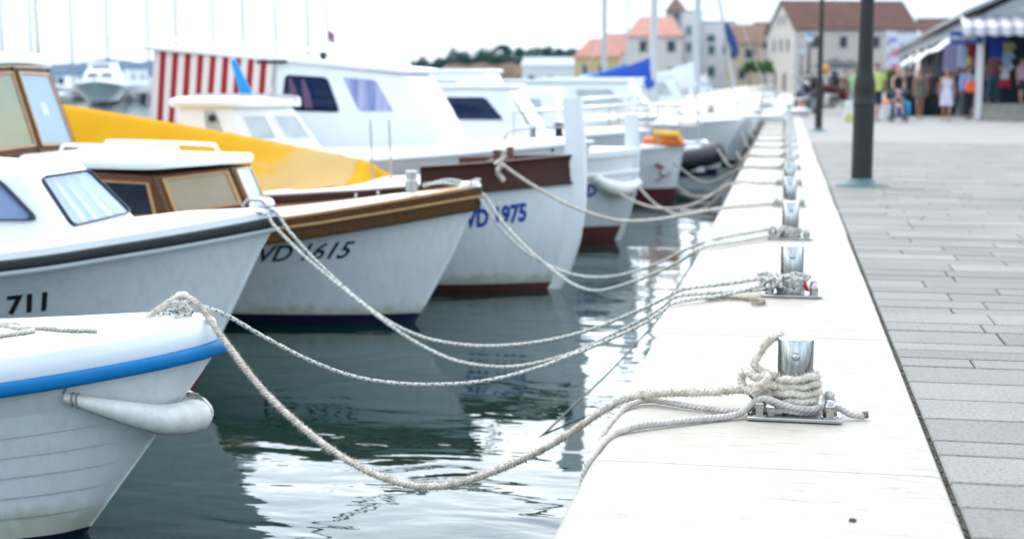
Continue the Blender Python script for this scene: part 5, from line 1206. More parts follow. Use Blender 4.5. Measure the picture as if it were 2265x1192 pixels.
a, b_ = atY(1288, 166, 50), atY(1386, 174, 50); t = thing('sail_cover', 'long pale blue boom cover in front of the royal blue sail cover', 'sail cover', (a + b_) / 2)
P = catmull([a, a.lerp(b_, .3) - Vector((0, 0, .05)), a.lerp(b_, .7) - Vector((0, 0, .05)), b_], .1); m = MB(); m.tube(P, [.05 + .09 * min(1, i / 3) for i in range(len(P))], 10); m.build('canvas', MATS['sky_blue_canvas'], t, world=True)
m = MB(); m.tube([a - Vector((.1, 0, .1)), b_ + Vector((1.0, 0, -.13))], .04, 6); m.build('boom', MATS['mast_alloy'], t, world=True)
# ------------------------------------------------------------------ lamp posts
LAMPM = pm('grey_brown_cast_iron', (.036, .033, .029), .65, spec=.25, c2=(.024, .026, .027), vscale=5, bump=.2, bscale=30)
LAMPB = pm('verdigris_iron', (.06, .16, .16), .6, c2=(.05, .09, .10), vscale=9)
def make_lamp():
    t = thing('street_lamp', 'thick dark cast iron lamp post on the paving, closest and widest in the row', 'street lamp', (.925, 17.72, -.014), group='lamp posts along the promenade')
    MB().lathe([(.30, 0), (.30, .012), (.20, .03), (.15, .06), (.135, .09), (.001, .09)], n=28).build('base_flange', LAMPB, t)
    rows = []; n = 32
    for z, r in ((.09, .130), (.2, .126), (.95, .124), (.97, .132), (1.0, .132), (1.02, .124), (1.14, .124), (1.16, .130), (1.22, .128), (1.30, .112), (1.36, .098)):
        fl = .006 if .15 < z < .97 else 0
        rows.append([Vector(((r - fl * (k % 2)) * math.cos(6.2832 * k / n), (r - fl * (k % 2)) * math.sin(6.2832 * k / n), z)) for k in range(n)])
    m = MB(); m.grid(rows, cu=True); m.build('pedestal', LAMPM, t, smooth=25)
    MB().lathe([(.098, 1.36), (.092, 1.42), (.088, 1.8), (.068, 3.2), (.066, 3.45), (.085, 3.47), (.085, 3.52), (.05, 3.54), (.05, 3.6), (.001, 3.6)], n=24).build('shaft', LAMPM, t)
    MB().lathe([(.06, 3.6), (.20, 3.68), (.27, 3.85), (.26, 4.0), (.001, 4.0)], n=20).build('globe', pm('opal_globe', (.75, .77, .76), .3), t)
    MB().lathe([(.29, 4.0), (.30, 4.03), (.22, 4.14), (.08, 4.2), (.03, 4.28), (.001, 4.29)], n=20).build('cap', pm('teal_cap', (.02, .13, .22), .5), t)
    return t
lamp0 = make_lamp()
for y, x, lab in ((36.7, .82, 'slim dark lamp post standing left of the thick one, before the motorcycles'), (93, 1.36, 'lamp with white globe and teal cap in front of the big stone house'), (132, 1.30, 'smaller lamp with teal cap just below the white-globed one'), (170, 1.0, 'smallest teal-capped lamp at the foot of the stone house wall')):
    dup(lamp0, (x, y, -.014), label=lab, scale=(.74, .74, 1) if y < 40 else None)
# ------------------------------------------------------------------ houses
ROOFR = pm('salmon_roof_tiles', (.50, .25, .19), .85, c2=(.42, .19, .14), vscale=1.5, bump=.6, bscale=6)
ROOFB = pm('brown_roof_tiles', (.115, .045, .028), .9, c2=(.07, .029, .019), vscale=1.2, bump=.6, bscale=6)
ROOFT = pm('tan_roof_tiles', (.22, .13, .085), .9, c2=(.15, .085, .055), vscale=1.5, bump=.6, bscale=6)
STONE = pm('rough_stone_wall', (.54, .48, .42), .9, c2=(.42, .37, .32), vscale=2.2, bump=.6, bscale=4)
STONE2 = pm('pale_render', (.64, .58, .53), .9, var=.12, vscale=1); YELL = pm('yellow_render', (.55, .44, .20), .9, var=.12); CREAMR = pm('cream_render', (.52, .42, .29), .9, var=.15); WHITER = pm('white_render', (.68, .67, .66), .85, var=.08)
SHUT = pm('green_shutter', (.03, .12, .10), .6); PANE = pm('dark_pane', (.025, .028, .032), .2); STFR = pm('stone_surround', (.42, .40, .37), .8)
def house(label, fl, width, depth, rot, eave, ridge, wall, roof, front=(), gable=(), hip=0., wmat=None, chimney=None, z0=-.02, name='house', over=.25):
    t = thing(name, label, 'house', (fl[0], fl[1], z0), rot, 'houses of the old town')
    V = lambda x, y, z: Vector((x, y, z)); w, d = width, depth
    m = MB(); b = [V(0, 0, 0), V(w, 0, 0), V(w, d, 0), V(0, d, 0)]; tp = [p + V(0, 0, eave) for p in b]
    if ridge > eave and not hip:
        a1, a2 = V(0, d / 2, ridge - .08), V(w, d / 2, ridge - .08)
        m.add(b + tp + [a1, a2], [(0, 1, 5, 4), (1, 2, 6, 9, 5), (2, 3, 7, 6), (3, 0, 4, 8, 7)])
    else: m.hexa(b, tp)
    m.build('wall', wall, t, smooth=0)
    if ridge > eave:
        th = V(0, 0, .14); o = over; sl = (ridge - eave) / (d / 2); ez = eave - sl * o
        r1, r2 = V(-o + hip, d / 2, ridge), V(w + o - hip, d / 2, ridge)
        f = [V(-o, -o, ez), V(w + o, -o, ez), r2, r1]; k = [V(w + o, d + o, ez), V(-o, d + o, ez), r1, r2]
        m = MB(); m.prism(f, th); m.prism(k, th)
        if hip: m.prism([V(-o, d + o, ez), V(-o, -o, ez), r1], th); m.prism([V(w + o, -o, ez), V(w + o, d + o, ez), r2], th)
        r = m.build('roof', roof, t, smooth=0)
        if chimney:
            for cx_, ch in chimney: MB().box((w * cx_, d * .4, ridge + ch / 2 - .3), (.7, .7, ch)).build('chimney', STONE2, r)
    else:
        MB().box((w / 2, d / 2, eave + .1), (w + .1, d + .1, .25)).build('parapet', STFR, t)
    def opening(q, u, z, ww, hh, nm='window'):
        Q = [(u - ww / 2, z), (u + ww / 2, z), (u + ww / 2, z + hh), (u - ww / 2, z + hh)]
        p3 = lambda a, dd: V(a[0], -dd, a[1]) if q == 'f' else V(-dd, d - a[0], a[1])
        n = V(0, -1, 0) if q == 'f' else V(-1, 0, 0)
        g = .12; O = [(Q[0][0] - g, Q[0][1] - g), (Q[1][0] + g, Q[1][1] - g), (Q[2][0] + g, Q[2][1] + g), (Q[3][0] - g, Q[3][1] + g)]
        fr = MB().ring([p3(a, 0.003) for a in O], [p3(a, .003) for a in Q], n * .06).build(nm, STFR, t, smooth=0)
        MB().prism([p3(a, .004) for a in Q], n * .02).build('pane' if wmat is None else 'shutter', wmat or PANE, fr, smooth=0)
    for a in front: opening('f', *a)
    for a in gable: opening('g', *a)
    return t
big = house('big stone house with a dark brown tiled roof and gable end', (.85, 165), 14.2, 10.6, rad(17), 7.0, 10.3, STONE, ROOFB,
      front=[(2.3, 4.9, .85, 1.25), (5.6, 4.9, .85, 1.25), (9.4, 4.9, .85, 1.25), (12.4, 4.9, .8, 1.2), (1.8, .02, 1.1, 2.1, 'door'), (4.6, 1.2, .8, 1.1), (10.5, .02, 1.2, 2.2, 'door')],
      gable=[(2.6, 4.6, .75, 1.35), (5.3, 4.6, .75, 1.35), (8.0, 4.6, .75, 1.35), (4.4, 7.6, .65, 1.0), (6.4, 7.6, .65, 1.0), (3.2, .3, .9, 1.9), (7.0, .02, 1, 2, 'door')])
X = lambda u, y: (u - 1739) / 3146 * y
house('small yellow house with an orange hipped roof', (X(1278, 200), 200), 6.2, 6, rad(4), 4.6, 7.0, YELL, ROOFR, hip=2.2, front=[(1.5, 2.2, .7, 1.1), (3.8, 2.2, .7, 1.1)])
house('grey-walled house with an orange roof between the yellow and the pink-roofed houses', (X(1338, 212), 212), 5.5, 6, rad(2), 5.4, 8.1, STONE2, ROOFR, front=[(4.0, 3, .8, 1.2)], chimney=[(.85, 1.0)])
house('pale house with a salmon pink roof and two dark windows', (X(1392, 182), 182), 7.0, 8, rad(2), 6.85, 9.25, STONE2, ROOFR, hip=1.7, front=[(2.2, 4.85, .95, 1.3), (5.7, 4.85, .95, 1.3), (2.2, 1.6, .9, 1.2), (5.7, 1.6, .9, 1.2)])
house('tall white house with teal shutters and a flat top', (X(1513, 186), 186), 2.4, 8, rad(0), 9.9, 0, WHITER, ROOFR, front=[(.9, 7.1, .6, 1.0), (.95, 4.9, .6, 1.1), (1.0, 2.4, .6, 1.1)], wmat=pm('teal_shutter', (.04, .22, .20), .6))
house('lower white house with a stepped top beside the tall one', (X(1556, 187.5), 187.5), 4.2, 7, rad(0), 8.6, 0, WHITER, ROOFR, front=[(1.2, 6.2, .9, .8), (1.3, 4.6, .7, 1.1), (3.2, 4.6, .7, 1.1), (1.3, 1.8, .8, 1.2)], wmat=SHUT)
house('church tower top showing grey above the white houses', (X(1482, 214), 214), 2.6, 2.6, rad(10), 11.6, 13.2, pm('grey_stone', (.32, .31, .31), .9, var=.2), ROOFT, hip=1.29, front=[(1.3, 10.2, .6, 1.0)], name='tower')
house('cream house with a tan roof behind the leaning mast', (X(1608, 176), 176), 4.3, 7, rad(0), 5.7, 7.9, CREAMR, ROOFT, front=[(1.0, 3.9, .8, 1.0), (2.9, 3.9, 1.1, 1.1), (2.0, 1.4, .8, 1.3)])
house('narrow white house with a red roof against the stone gable', (X(1669, 184), 184), 2.6, 6, rad(0), 7.0, 8.5, WHITER, ROOFB, front=[(1.2, 5.2, .7, .9)])
house('low reddish-roofed house peeping over the market roof', (X(2016, 195), 195), 6.5, 6, rad(3), 7.6, 9.3, STONE2, ROOFB, front=[(2, 5, .8, 1.1)])
# sign board on the stone house and pennants before it
m = MB(); m.box((0, 0, 0), (3.0, .12, 1.0)); t = thing('sign_board', 'pale sign board under the right end of the stone house eaves', 'sign', atY(1995, 87, 150)); m.build('panel', pm('pale_sign', (.55, .60, .66), .5), t, bevel=.03)
MB().box((0, .3, -2.1), (.12, .1, 3.4)).build('bracket', LAMPM, t)
for u, lab in ((1960, 'white and blue pennant before the stone house'), (1967, 'small striped pennant beside the white and blue one')):
    p = atY(u, 178, 120 if u < 1965 else 118); t = thing('pennant', lab, 'flag', (p.x, p.y, -.016), 0, 'pennants before the stone house'); h_ = 5.3 if u < 1965 else 4.4
    MB().tube([(0, 0, 0), (0, 0, h_)], .05, 6).build('pole', WHITER, t)
    rows = [[Vector((.05 + .7 * i / 5, .08 * math.sin(1.2 * i + .5 * j), h_ - .1 - 2.6 * j / 9)) for i in range(6)] for j in range(10)]
    MB().grid(rows).build('cloth', stripes('pennant_cloth', (.62, .60, .68), (.06, .10, .45) if u < 1965 else (.5, .15, .22), 2.2, 1), t, smooth=80)
# ------------------------------------------------------------------ market stalls on the right
GREYP = pm('grey_painted_gable', (.42, .44, .45), .7, var=.1); GREYR = pm('grey_sheet_roof', (.26, .27, .28), .7, var=.2, vscale=1); DARKI = pm('shop_shade_and_black_drape', (.012, .013, .015), .9); POSTW = pm('white_post_paint', (.60, .60, .60), .6); SLAT = pm('grey_shutter_panel', (.065, .07, .076), .7)
def market():
    t = thing('market_hall', 'long grey-roofed market hall with dark open shop fronts', 'market hall', (6.05, 48.2, -.016), rad(-2.0))
    V = lambda x, y, z: Vector((x, y, z)); L = 62
    # roof, open front on the quay side, gable to the camera
    m = MB(); ev, rd, w = 3.42, 5.2, 7.5
    for a, b, c, d in ((V(-.55, -.4, ev - .1), V(w / 2, -.4, rd), V(w / 2, L, rd), V(-.55, L, ev - .1)), (V(w / 2, -.4, rd), V(w + .5, -.4, ev - .1), V(w + .5, L, ev - .1), V(w / 2, L, rd))): m.prism([a, b, c, d], V(0, 0, .12))
    m.build('roof', GREYR, t, smooth=0)
    MB().prism([V(-.05, 0, 2.95), V(w, 0, 2.95), V(w, 0, ev - .12), V(w / 2, 0, rd - .03), V(-.05, 0, ev - .12)], V(0, .15, 0)).build('gable', GREYP, t, smooth=0)
    MB().prism([V(1.0, -.06, 3.42), V(w - 1, -.06, 3.42), V(w / 2, -.06, rd - .45)], V(0, .05, 0)).build('gable_panel', pm('pale_grey_panel', (.50, .51, .52), .7), t, smooth=0)
    MB().box((w / 2 + .6, L / 2 + 3.2, 1.7), (w - 1.8, L - 6.0, 3.36)).build('wall', DARKI, t, smooth=0)  # near-black walls carry the shade inside the open shops as colour
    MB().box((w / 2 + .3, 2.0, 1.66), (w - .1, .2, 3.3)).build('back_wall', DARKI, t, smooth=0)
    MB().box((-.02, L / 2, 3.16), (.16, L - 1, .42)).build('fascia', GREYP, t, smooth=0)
    for y in (8, 13, 18.5, 25, 32, 40, 50): MB().box((-.05, y, 1.48), (.16, .16, 2.95)).build('post', SLAT, t, smooth=0)
    for y in (5.2, 6.4): MB().box((-.02, y, 1.3), (.08, 1.0, 2.6)).build('shutter', SLAT, t, smooth=0)
    MB().box((.05, .0, 1.35), (.20, .20, 2.7)).build('pillar', POSTW, t, bevel=.02)
    MB().box((6.8, .0, 1.35), (.28, .26, 2.7)).build('pillar', POSTW, t, bevel=.02)
    for i, (z, dy) in enumerate(((.16, -.55), (.34, -.25), (.50, .1))): MB().box((2.4, .9 + dy, z / 2 + .001 * i), (4.4, 1.6, z)).build('step', pm('worn_step_stone', (.34, .32, .27), .85, var=.3) if i == 0 else MATS['worn_step_stone'], t, bevel=.015)
    # striped awning with scalloped valance
    st = stripes('pale_striped_canvas', (.62, .58, .60), (.34, .32, .35), 20, 0, .8, .55)
    rows = []
    for j in range(7):
        v = j / 6; rows.append([V(-.62 + 7.9 * i / 120, -.05 - 1.25 * v, 3.28 - .36 * v) for i in range(121)])
    for j in (1, 2, 3): rows.append([V(-.62 + 7.9 * i / 120, -1.30 - .01 * j, 2.92 - .085 * j - (.05 * abs(math.sin(math.pi * i / 6)) if j == 3 else 0)) for i in range(121)])
    MB().grid(rows).build('awning', st, t, smooth=30, solid=.012)
    for x in (-.55, 3.3, 7.1): MB().tube([V(x, .0, 2.75), V(x, -1.25, 2.86)], .02, 6).build('awning_arm', STEEL2, t)
    # plain white awnings down the quay side
    wc = pm('off_white_awning', (.78, .77, .75), .8, var=.1)
    for y0, y1, zt in ((5.5, 12.5, 2.95), (20, 27, 2.75), (34, 42, 2.7)):
        MB().prism([V(-.1, y0, zt), V(-.1, y1, zt), V(-.85, y1, zt - .62), V(-.85, y0, zt - .62)], V(-.02, 0, .02)).build('side_awning', wc, t, smooth=0)
    # blue sign
    s_ = MB().box((-.42, -.25, 2.62), (1.02, .07, .40)).build('sign_panel', pm('sign_blue', (.012, .055, .26), .4), t, bevel=.01)
    m = MB(); rng = random.Random(5); x = -.84
    while x < -.1:
        w_ = rng.uniform(.03, .06); m.box((x, -.29, 2.58 + rng.uniform(0, .04)), (w_, .01, rng.uniform(.08, .14))); x += w_ + .022
    m.build('white_strokes', POSTW, s_, smooth=0)
    return t
mk = market()
def shirt(label, p, c, w=.52, h=.72, rot=0., c2=None, cat='shirt', sleeves=True):
    t = pm('cloth_%d' % len(MATS), c, .9, var=.25, vscale=9) if c2 is None else stripes('cloth_%d' % random.randrange(10 ** 6), c, c2, 3, 1)
    out = [(-w * .32, 0), (w * .32, 0), (w * .33, h * .62), (w * .5, h * .52), (w * .62, h * .72), (w * .3, h), (w * .1, h), (0, h * .94), (-w * .1, h), (-w * .3, h), (-w * .62, h * .72), (-w * .5, h * .52), (-w * .33, h * .62)] if sleeves else [(-w / 2, 0), (w / 2, 0), (w * .46, h), (-w * .46, h)]
    m = MB(); n = len(out); a = [Vector((x, -.035 + .02 * math.sin(14 * x), z)) for x, z in out]; b = [Vector((x, .035, z)) for x, z in out]
    m.add(a + b, [tuple(range(n)), tuple(range(n, 2 * n))[::-1]] + [(i, (i + 1) % n, n + (i + 1) % n, n + i) for i in range(n)])
    m.v = [Matrix.Rotation(rot, 3, 'Z') @ q + Vector(p) for q in m.v]
    o = m.build('hanging_shirt' if sleeves else 'hanging_cloth', t, None, bevel=.012); return tag(o, label, cat, 'clothes hanging at the market')
for u, v, y, c, w, h, sl, lab in (
    (2203, 128, 48.9, (.008, .03, .24), .62, .85, True, 'royal blue shirt hanging inside right of the white pillar'),
    (2229, 128, 49.3, (.42, .38, .18), .40, .50, True, 'pale yellow shirt hanging right of the royal blue one'),
    (2226, 152, 49.2, (.25, .38, .50), .42, .55, True, 'pale blue shirt hanging under the pale yellow one'),
    (2222, 178, 49.2, (.60, .60, .64), .42, .62, True, 'white shirt hanging low right of the maroon shirt'),
    (2222, 194, 49.1, (.35, .01, .03), .40, .26, False, 'red cloth hanging under the low white shirt'),
    (2150, 128, 49.6, (.22, .01, .02), .42, .60, True, 'dark red shirt hanging left of the white pillar'),
    (2163, 150, 49.7, (.35, .10, .14), .34, .66, False, 'pinkish red cloth hanging beside the white pillar'),
    (2128, 150, 50.2, (.42, .48, .66), .30, .75, False, 'pale blue cloth hanging left of the dark red shirt'),
    (2143, 148, 49.4, (.50, .42, .05), .16, .32, False, 'small yellow cloth between the pale blue and dark red clothes'),
    (2103, 160, 51.5, (.30, .26, .42), .52, .95, False, 'patterned lilac cloth hanging at the stall corner'),
    (2196, 232, 49.6, (.02, .05, .09), .5, .62, False, 'dark teal cloth hanging under the maroon shirt')):
    p = atY(u, v, y); shirt(lab, p, c, w, h, sleeves=sl)
for u, lab in ((2062, 'black-draped display table behind the two women in dresses'), (2010, 'low black-draped display table behind the pushchair')):
    p = atY(u, 200, 53); t = thing('display_table', lab, 'table', (p.x, 53, -.016), 0, 'display tables'); MB().box((0, 0, .42), (1.5, .8, .8), taper=1.04).build('drape', DARKI, t, bevel=.03); MB().box((0, 0, .845), (1.6, .9, .05)).build('table_top', SLAT, t, bevel=.01)
p = atY(1957, 262, 47.8); t = thing('bin', 'white bin with an orange lid between the yellow-shirted man and the pushchair', 'bin', (p.x, 47.8, -.016)); MB().lathe([(.17, 0), (.22, .5), (.22, .52), (.001, .52)], n=18).build('body', POSTW, t); MB().lathe([(.235, .52), (.235, .56), (.15, .64), (.001, .66)], n=18).build('lid', pm('orange_lid', (.62, .14, .02), .5), t)
def bag(u, v, y, c, lab, w=.34, h=.42, dz=0.):
    p = atY(u, v, y); t = thing('carrier_bag', lab, 'bag', (p.x, y, p.z if dz else -.016), 0, 'bags'); m = MB(); m.box((0, 0, h / 2), (w, .16, h), taper=.92); m.build('bag_body', pm('bag_%d' % len(MATS), c, .5, var=.1), t, bevel=.03)
    m = MB(); m.tube(catmull([(-w * .25, 0, h), (-w * .15, 0, h + .14), (w * .15, 0, h + .14), (w * .25, 0, h)], .03), .008, 5); m.build('handle', POSTW, t)
bag(1879, 262, 46, (.66, .68, .68), 'white bag standing left of the thick lamp post', .36, .62); bag(1878, 262, 45.6, (.60, .56, .12), 'small yellow bag in front of the white one by the lamp post', .22, .26)
bag(2150, 205, 48.2, (.75, .10, .015), 'bright orange bag carried by the man in the pale blue shirt', .42, .36, 1)
# dark parasols in the distance
for u, y, lab in ((1845, 96, 'dark parasol behind the motorcycles'), (1880, 104, 'dark parasol behind the thick lamp post')):
    p = atY(u, 178, y); t = thing('parasol', lab, 'parasol', (p.x, y, -.016), 0, 'dark parasols'); MB().lathe([(1.5, 2.1), (1.5, 2.16), (.8, 2.45), (.05, 2.7), (.001, 2.72)], n=10).build('canopy', pm('dark_parasol', (.03, .03, .035), .8), t, smooth=0); MB().tube([(0, 0, 0), (0, 0, 2.65)], .03, 6).build('pole', SLAT, t)
p = atY(1824, 155, 88); m = MB(); blob(m, p, .33, (1, 1, 1), 14, 8); tag(m.build('paper_lantern', pm('amber_lantern', (.55, .27, .05), .6), None, smooth=80), 'amber round lantern hanging above the motorcycles', 'lantern'); 
# ------------------------------------------------------------------ trees
def leaf_mat(n, a, b):
    return pm(n, a, .7, c2=b, vscale=.9, spec=.2)
GREEN = leaf_mat('clipped_foliage', (.07, .16, .03), (.035, .09, .015)); PINEG = leaf_mat('pine_foliage', (.05, .125, .060), (.025, .065, .034)); BARK = pm('bark', (.10, .075, .055), .9, var=.3)
def tree(label, loc, h, r, mat, lumps=9, leaves=900, leaf=.16, trunk=.12, seed=1, squash=.8, base=.35, name='tree', group='trees'):
    rng = random.Random(seed); t = thing(name, label, 'tree', loc, 0, group)
    m = MB(); top = Vector((rng.uniform(-.1, .1) * r, 0, h - r * squash)); m.tube([(0, 0, -.1), (0.03, 0, h * .25), top], [trunk, trunk * .8, trunk * .5], 7)
    for _ in range(5): 
        a = rng.uniform(0, 6.28); m.tube([top * .8, top * .9 + Vector((math.cos(a) * r * .5, math.sin(a) * r * .5, r * .35))], [trunk * .4, trunk * .15], 5)
    m.build('trunk', BARK, t)
    m = MB(); cs = []
    for i in range(lumps):
        a = rng.uniform(0, 6.28); d = rng.uniform(.15, .75) * r; cs.append((Vector((d * math.cos(a), d * math.sin(a), h - r * squash + rng.uniform(-.6, .62) * r * squash)), r * rng.uniform(.32, .55)))
    for _ in range(leaves):
        c, rr = rng.choice(cs); d = Vector((rng.gauss(0, 1), rng.gauss(0, 1), rng.gauss(0, 1))).normalized() * rr * rng.random() ** .4; p = c + d
        n = (d.normalized() + Vector((rng.uniform(-.8, .8), rng.uniform(-.8, .8), rng.uniform(-.4, 1)))).normalized(); u = n.orthogonal().normalized() * leaf * rng.uniform(.6, 1.3); w_ = n.cross(u)
        m.add([p - u, p + w_ * .6, p + u, p - w_ * .6], [(0, 1, 2, 3)])
    m.build('crown', mat, t, smooth=0, fixn=False)
    return t
tree('round clipped green tree before the stone house gable', (X(1693, 128), 128, -.016), 3.0, .85, GREEN, leaves=1100, leaf=.13, trunk=.07, seed=3)
tree('small round tree left of the clipped one', (X(1660, 132), 132, -.016), 3.0, .75, GREEN, leaves=900, leaf=.13, trunk=.07, seed=5)
tree('leafy bush behind the yellow-shirted man', (X(1952, 62), 62, -.016), 1.7, .6, leaf_mat('lime_foliage', (.14, .25, .02), (.06, .13, .01)), leaves=700, leaf=.10, trunk=.04, seed=8)
# headland on the far side with its own trees
EARTH = pm('red_earth_bank', (.20, .10, .05), .95, c2=(.10, .065, .035), vscale=.15)
rows = []
for i in range(41):
    u = 845 + (1290 - 845) * i / 40; y = 330; x = X(u, y); zt = .2 + 5.3 * min(1, (i / 14)) ** .7 + .35 * math.sin(i * 1.1) * min(1, i / 8)
    rows.append([Vector((x, y, WATER - .3)), Vector((x, y + 3, zt * .55)), Vector((x, y + 7, zt * .93)), Vector((x, y + 18, zt)), Vector((x, y + 60, zt * .9)), Vector((x, y + 80, -1.5))])
struct(MB().grid(rows).build('headland', EARTH, smooth=60))
for i, (u, v, r, lab) in enumerate(((870, 143, 1.5, 'leftmost small dark bush on the far headland'), (925, 133, 2.1, 'rounded dark tree second from the left on the headland'), (968, 138, 1.5, 'low bush third from the left on the headland'), (1030, 122, 2.2, 'dark tree at the left flank of the broad one on the headland'), (1062, 104, 3.9, 'broadest dark tree on the far headland'), (1098, 124, 2.0, 'low bush at the right flank of the broadest tree'), (1117, 100, 1.8, 'slim dark tree standing tall right of the broadest one'), (1150, 106, 1.9, 'mid-height tree right of the slim one'), (1180, 107, 2.2, 'flat-topped tree fourth from the yellow house'), (1212, 103, 2.3, 'rounded tree third from the yellow house'), (1245, 108, 2.0, 'low tree second from the yellow house'), (1272, 110, 1.8, 'low tree right beside the yellow house'))):
    y = 345; p = atY(u, v, y); zt = p.z; g = max(1.0, zt - 2.6 * r)
    tree(lab, (p.x, y, g), zt - g, r, PINEG, lumps=11, leaves=1000, leaf=.42, trunk=.22, seed=20 + i, squash=.75, group='trees on the headland')
# low scrub that joins the trees into one green line
m = MB(); rng = random.Random(77)
for _ in range(5200):
    u = rng.uniform(905, 1290); y = 341 + rng.uniform(-3, 3); k = rng.random() ** 1.6; zt = 5.3 * min(1, (u - 845) / 156) ** .7 + .2; p = Vector((X(u, y), y, zt - .3 + k * (2.5 + .9 * math.sin(u * .07) + .6 * math.sin(u * .19))))
    n = Vector((rng.gauss(0, 1), rng.gauss(0, 1), rng.gauss(0, 1))).normalized(); a = n.orthogonal().normalized() * rng.uniform(.25, .55); b = n.cross(a); m.add([p - a, p + b * .6, p + a, p - b * .6], [(0, 1, 2, 3)])
m.build('scrub', PINEG, None, smooth=0, fixn=False)['kind'] = 'stuff'
# low white boat sheds in front of the headland's right half
m = house('long pale quay shed below the headland trees', (X(1160, 300), 300), 12, 6, 0, 4.4, 6.0, WHITER, pm('pale_sheet_roof', (.42, .45, .50), .6), front=[(2, 1.2, 1.2, .9), (6, 1.2, 1.2, .9)], name='shed')
# blue hills beyond the bay
HILL = pm('wooded_hill', (.014, .034, .040), .95, c2=(.009, .024, .030), vscale=.004)
def hills(name, y, prof, depth, mat):
    rows = []; us = [prof[0][0] + (prof[-1][0] - prof[0][0]) * i / 80 for i in range(81)]; rng = random.Random(int(y))
    for u in us:
        h = interp([(a, b) for a, b in prof], u)[0]; z = (178 - h) / 3146 * y + EYE; x = X(u, y); j = rng.uniform(-.03, .03) * z
        rows.append([Vector((x, y - depth, WATER - 2)), Vector((x, y - depth * .6, z * .35 + j)), Vector((x, y - depth * .25, z * .75 + j)), Vector((x, y, z + j)), Vector((x, y + depth, -3))])
    struct(MB().grid(rows).build(name, mat, smooth=80))
hills('hills', 2600, [(-700, 150), (-300, 132), (0, 142), (110, 136), (160, 128), (200, 130), (255, 136), (300, 128), (350, 118), (430, 112), (520, 122), (640, 140), (760, 158), (900, 172), (1100, 176)], 300, HILL)

# ------------------------------------------------------------------ the bay's air
def haze():
    m = bpy.data.materials.new('sea_haze'); m.use_nodes = True; nt = m.node_tree; out = nt.nodes['Material Output']; nt.nodes.remove(nt.nodes['Principled BSDF'])
    v = nt.nodes.new('ShaderNodeVolumePrincipled'); v.inputs['Color'].default_value = (.22, .50, 1, 1); v.inputs['Density'].default_value = .00009; nt.links.new(v.outputs[0], out.inputs['Volume'])
    o = MB().box((-300, 1430, 198), (5200, 3040, 402)).build('haze', m, None, smooth=0); o['kind'] = 'stuff'
haze()
# ------------------------------------------------------------------ people
SKIN = {'fair': pm('fair_skin', (.50, .29, .20), .5, var=.1), 'tan': pm('tanned_skin', (.36, .18, .11), .5, var=.1)}
HAIRS = {'dark': pm('dark_hair', (.02, .014, .010), .5), 'brown': pm('brown_hair', (.08, .04, .02), .5), 'blond': pm('blond_hair', (.32, .20, .09), .5)}
CL = {}
def cloth(c):
    k = tuple(c)
    if k not in CL: CL[k] = pm('garment_%d' % len(CL), c, .85, var=.25, vscale=7, bump=.3, bscale=14)
    return CL[k]
def skin_body(J, E_, mat, parent):
    """one continuous body grown along the joints J {name: (pos, radius)}, edges E_"""
    names = list(J); bm = bmesh.new(); ly = bm.verts.layers.skin.verify(); vs = {}
    for n in names:
        v = bm.verts.new(J[n][0]); r = J[n][1]; v[ly].radius = (r, r) if not hasattr(r, '__len__') else r; vs[n] = v
    vs['pelvis'][ly].use_root = True
    for a, b in E_: bm.edges.new((vs[a], vs[b]))
    me = bpy.data.meshes.new('body'); bm.to_mesh(me); bm.free(); me.materials.append(mat)
    o = bpy.data.objects.new('body', me); col.objects.link(o); o.parent = parent
    k = o.modifiers.new('skin', 'SKIN'); k.use_smooth_shade = True; k.branch_smoothing = .4
    s = o.modifiers.new('sub', 'SUBSURF'); s.levels = s.render_levels = 1
    return o
def ell(c, rx, ry, n=16): return [Vector((c[0] + rx * math.cos(6.2832 * k / n), c[1] + ry * math.sin(6.2832 * k / n), c[2])) for k in range(n)]
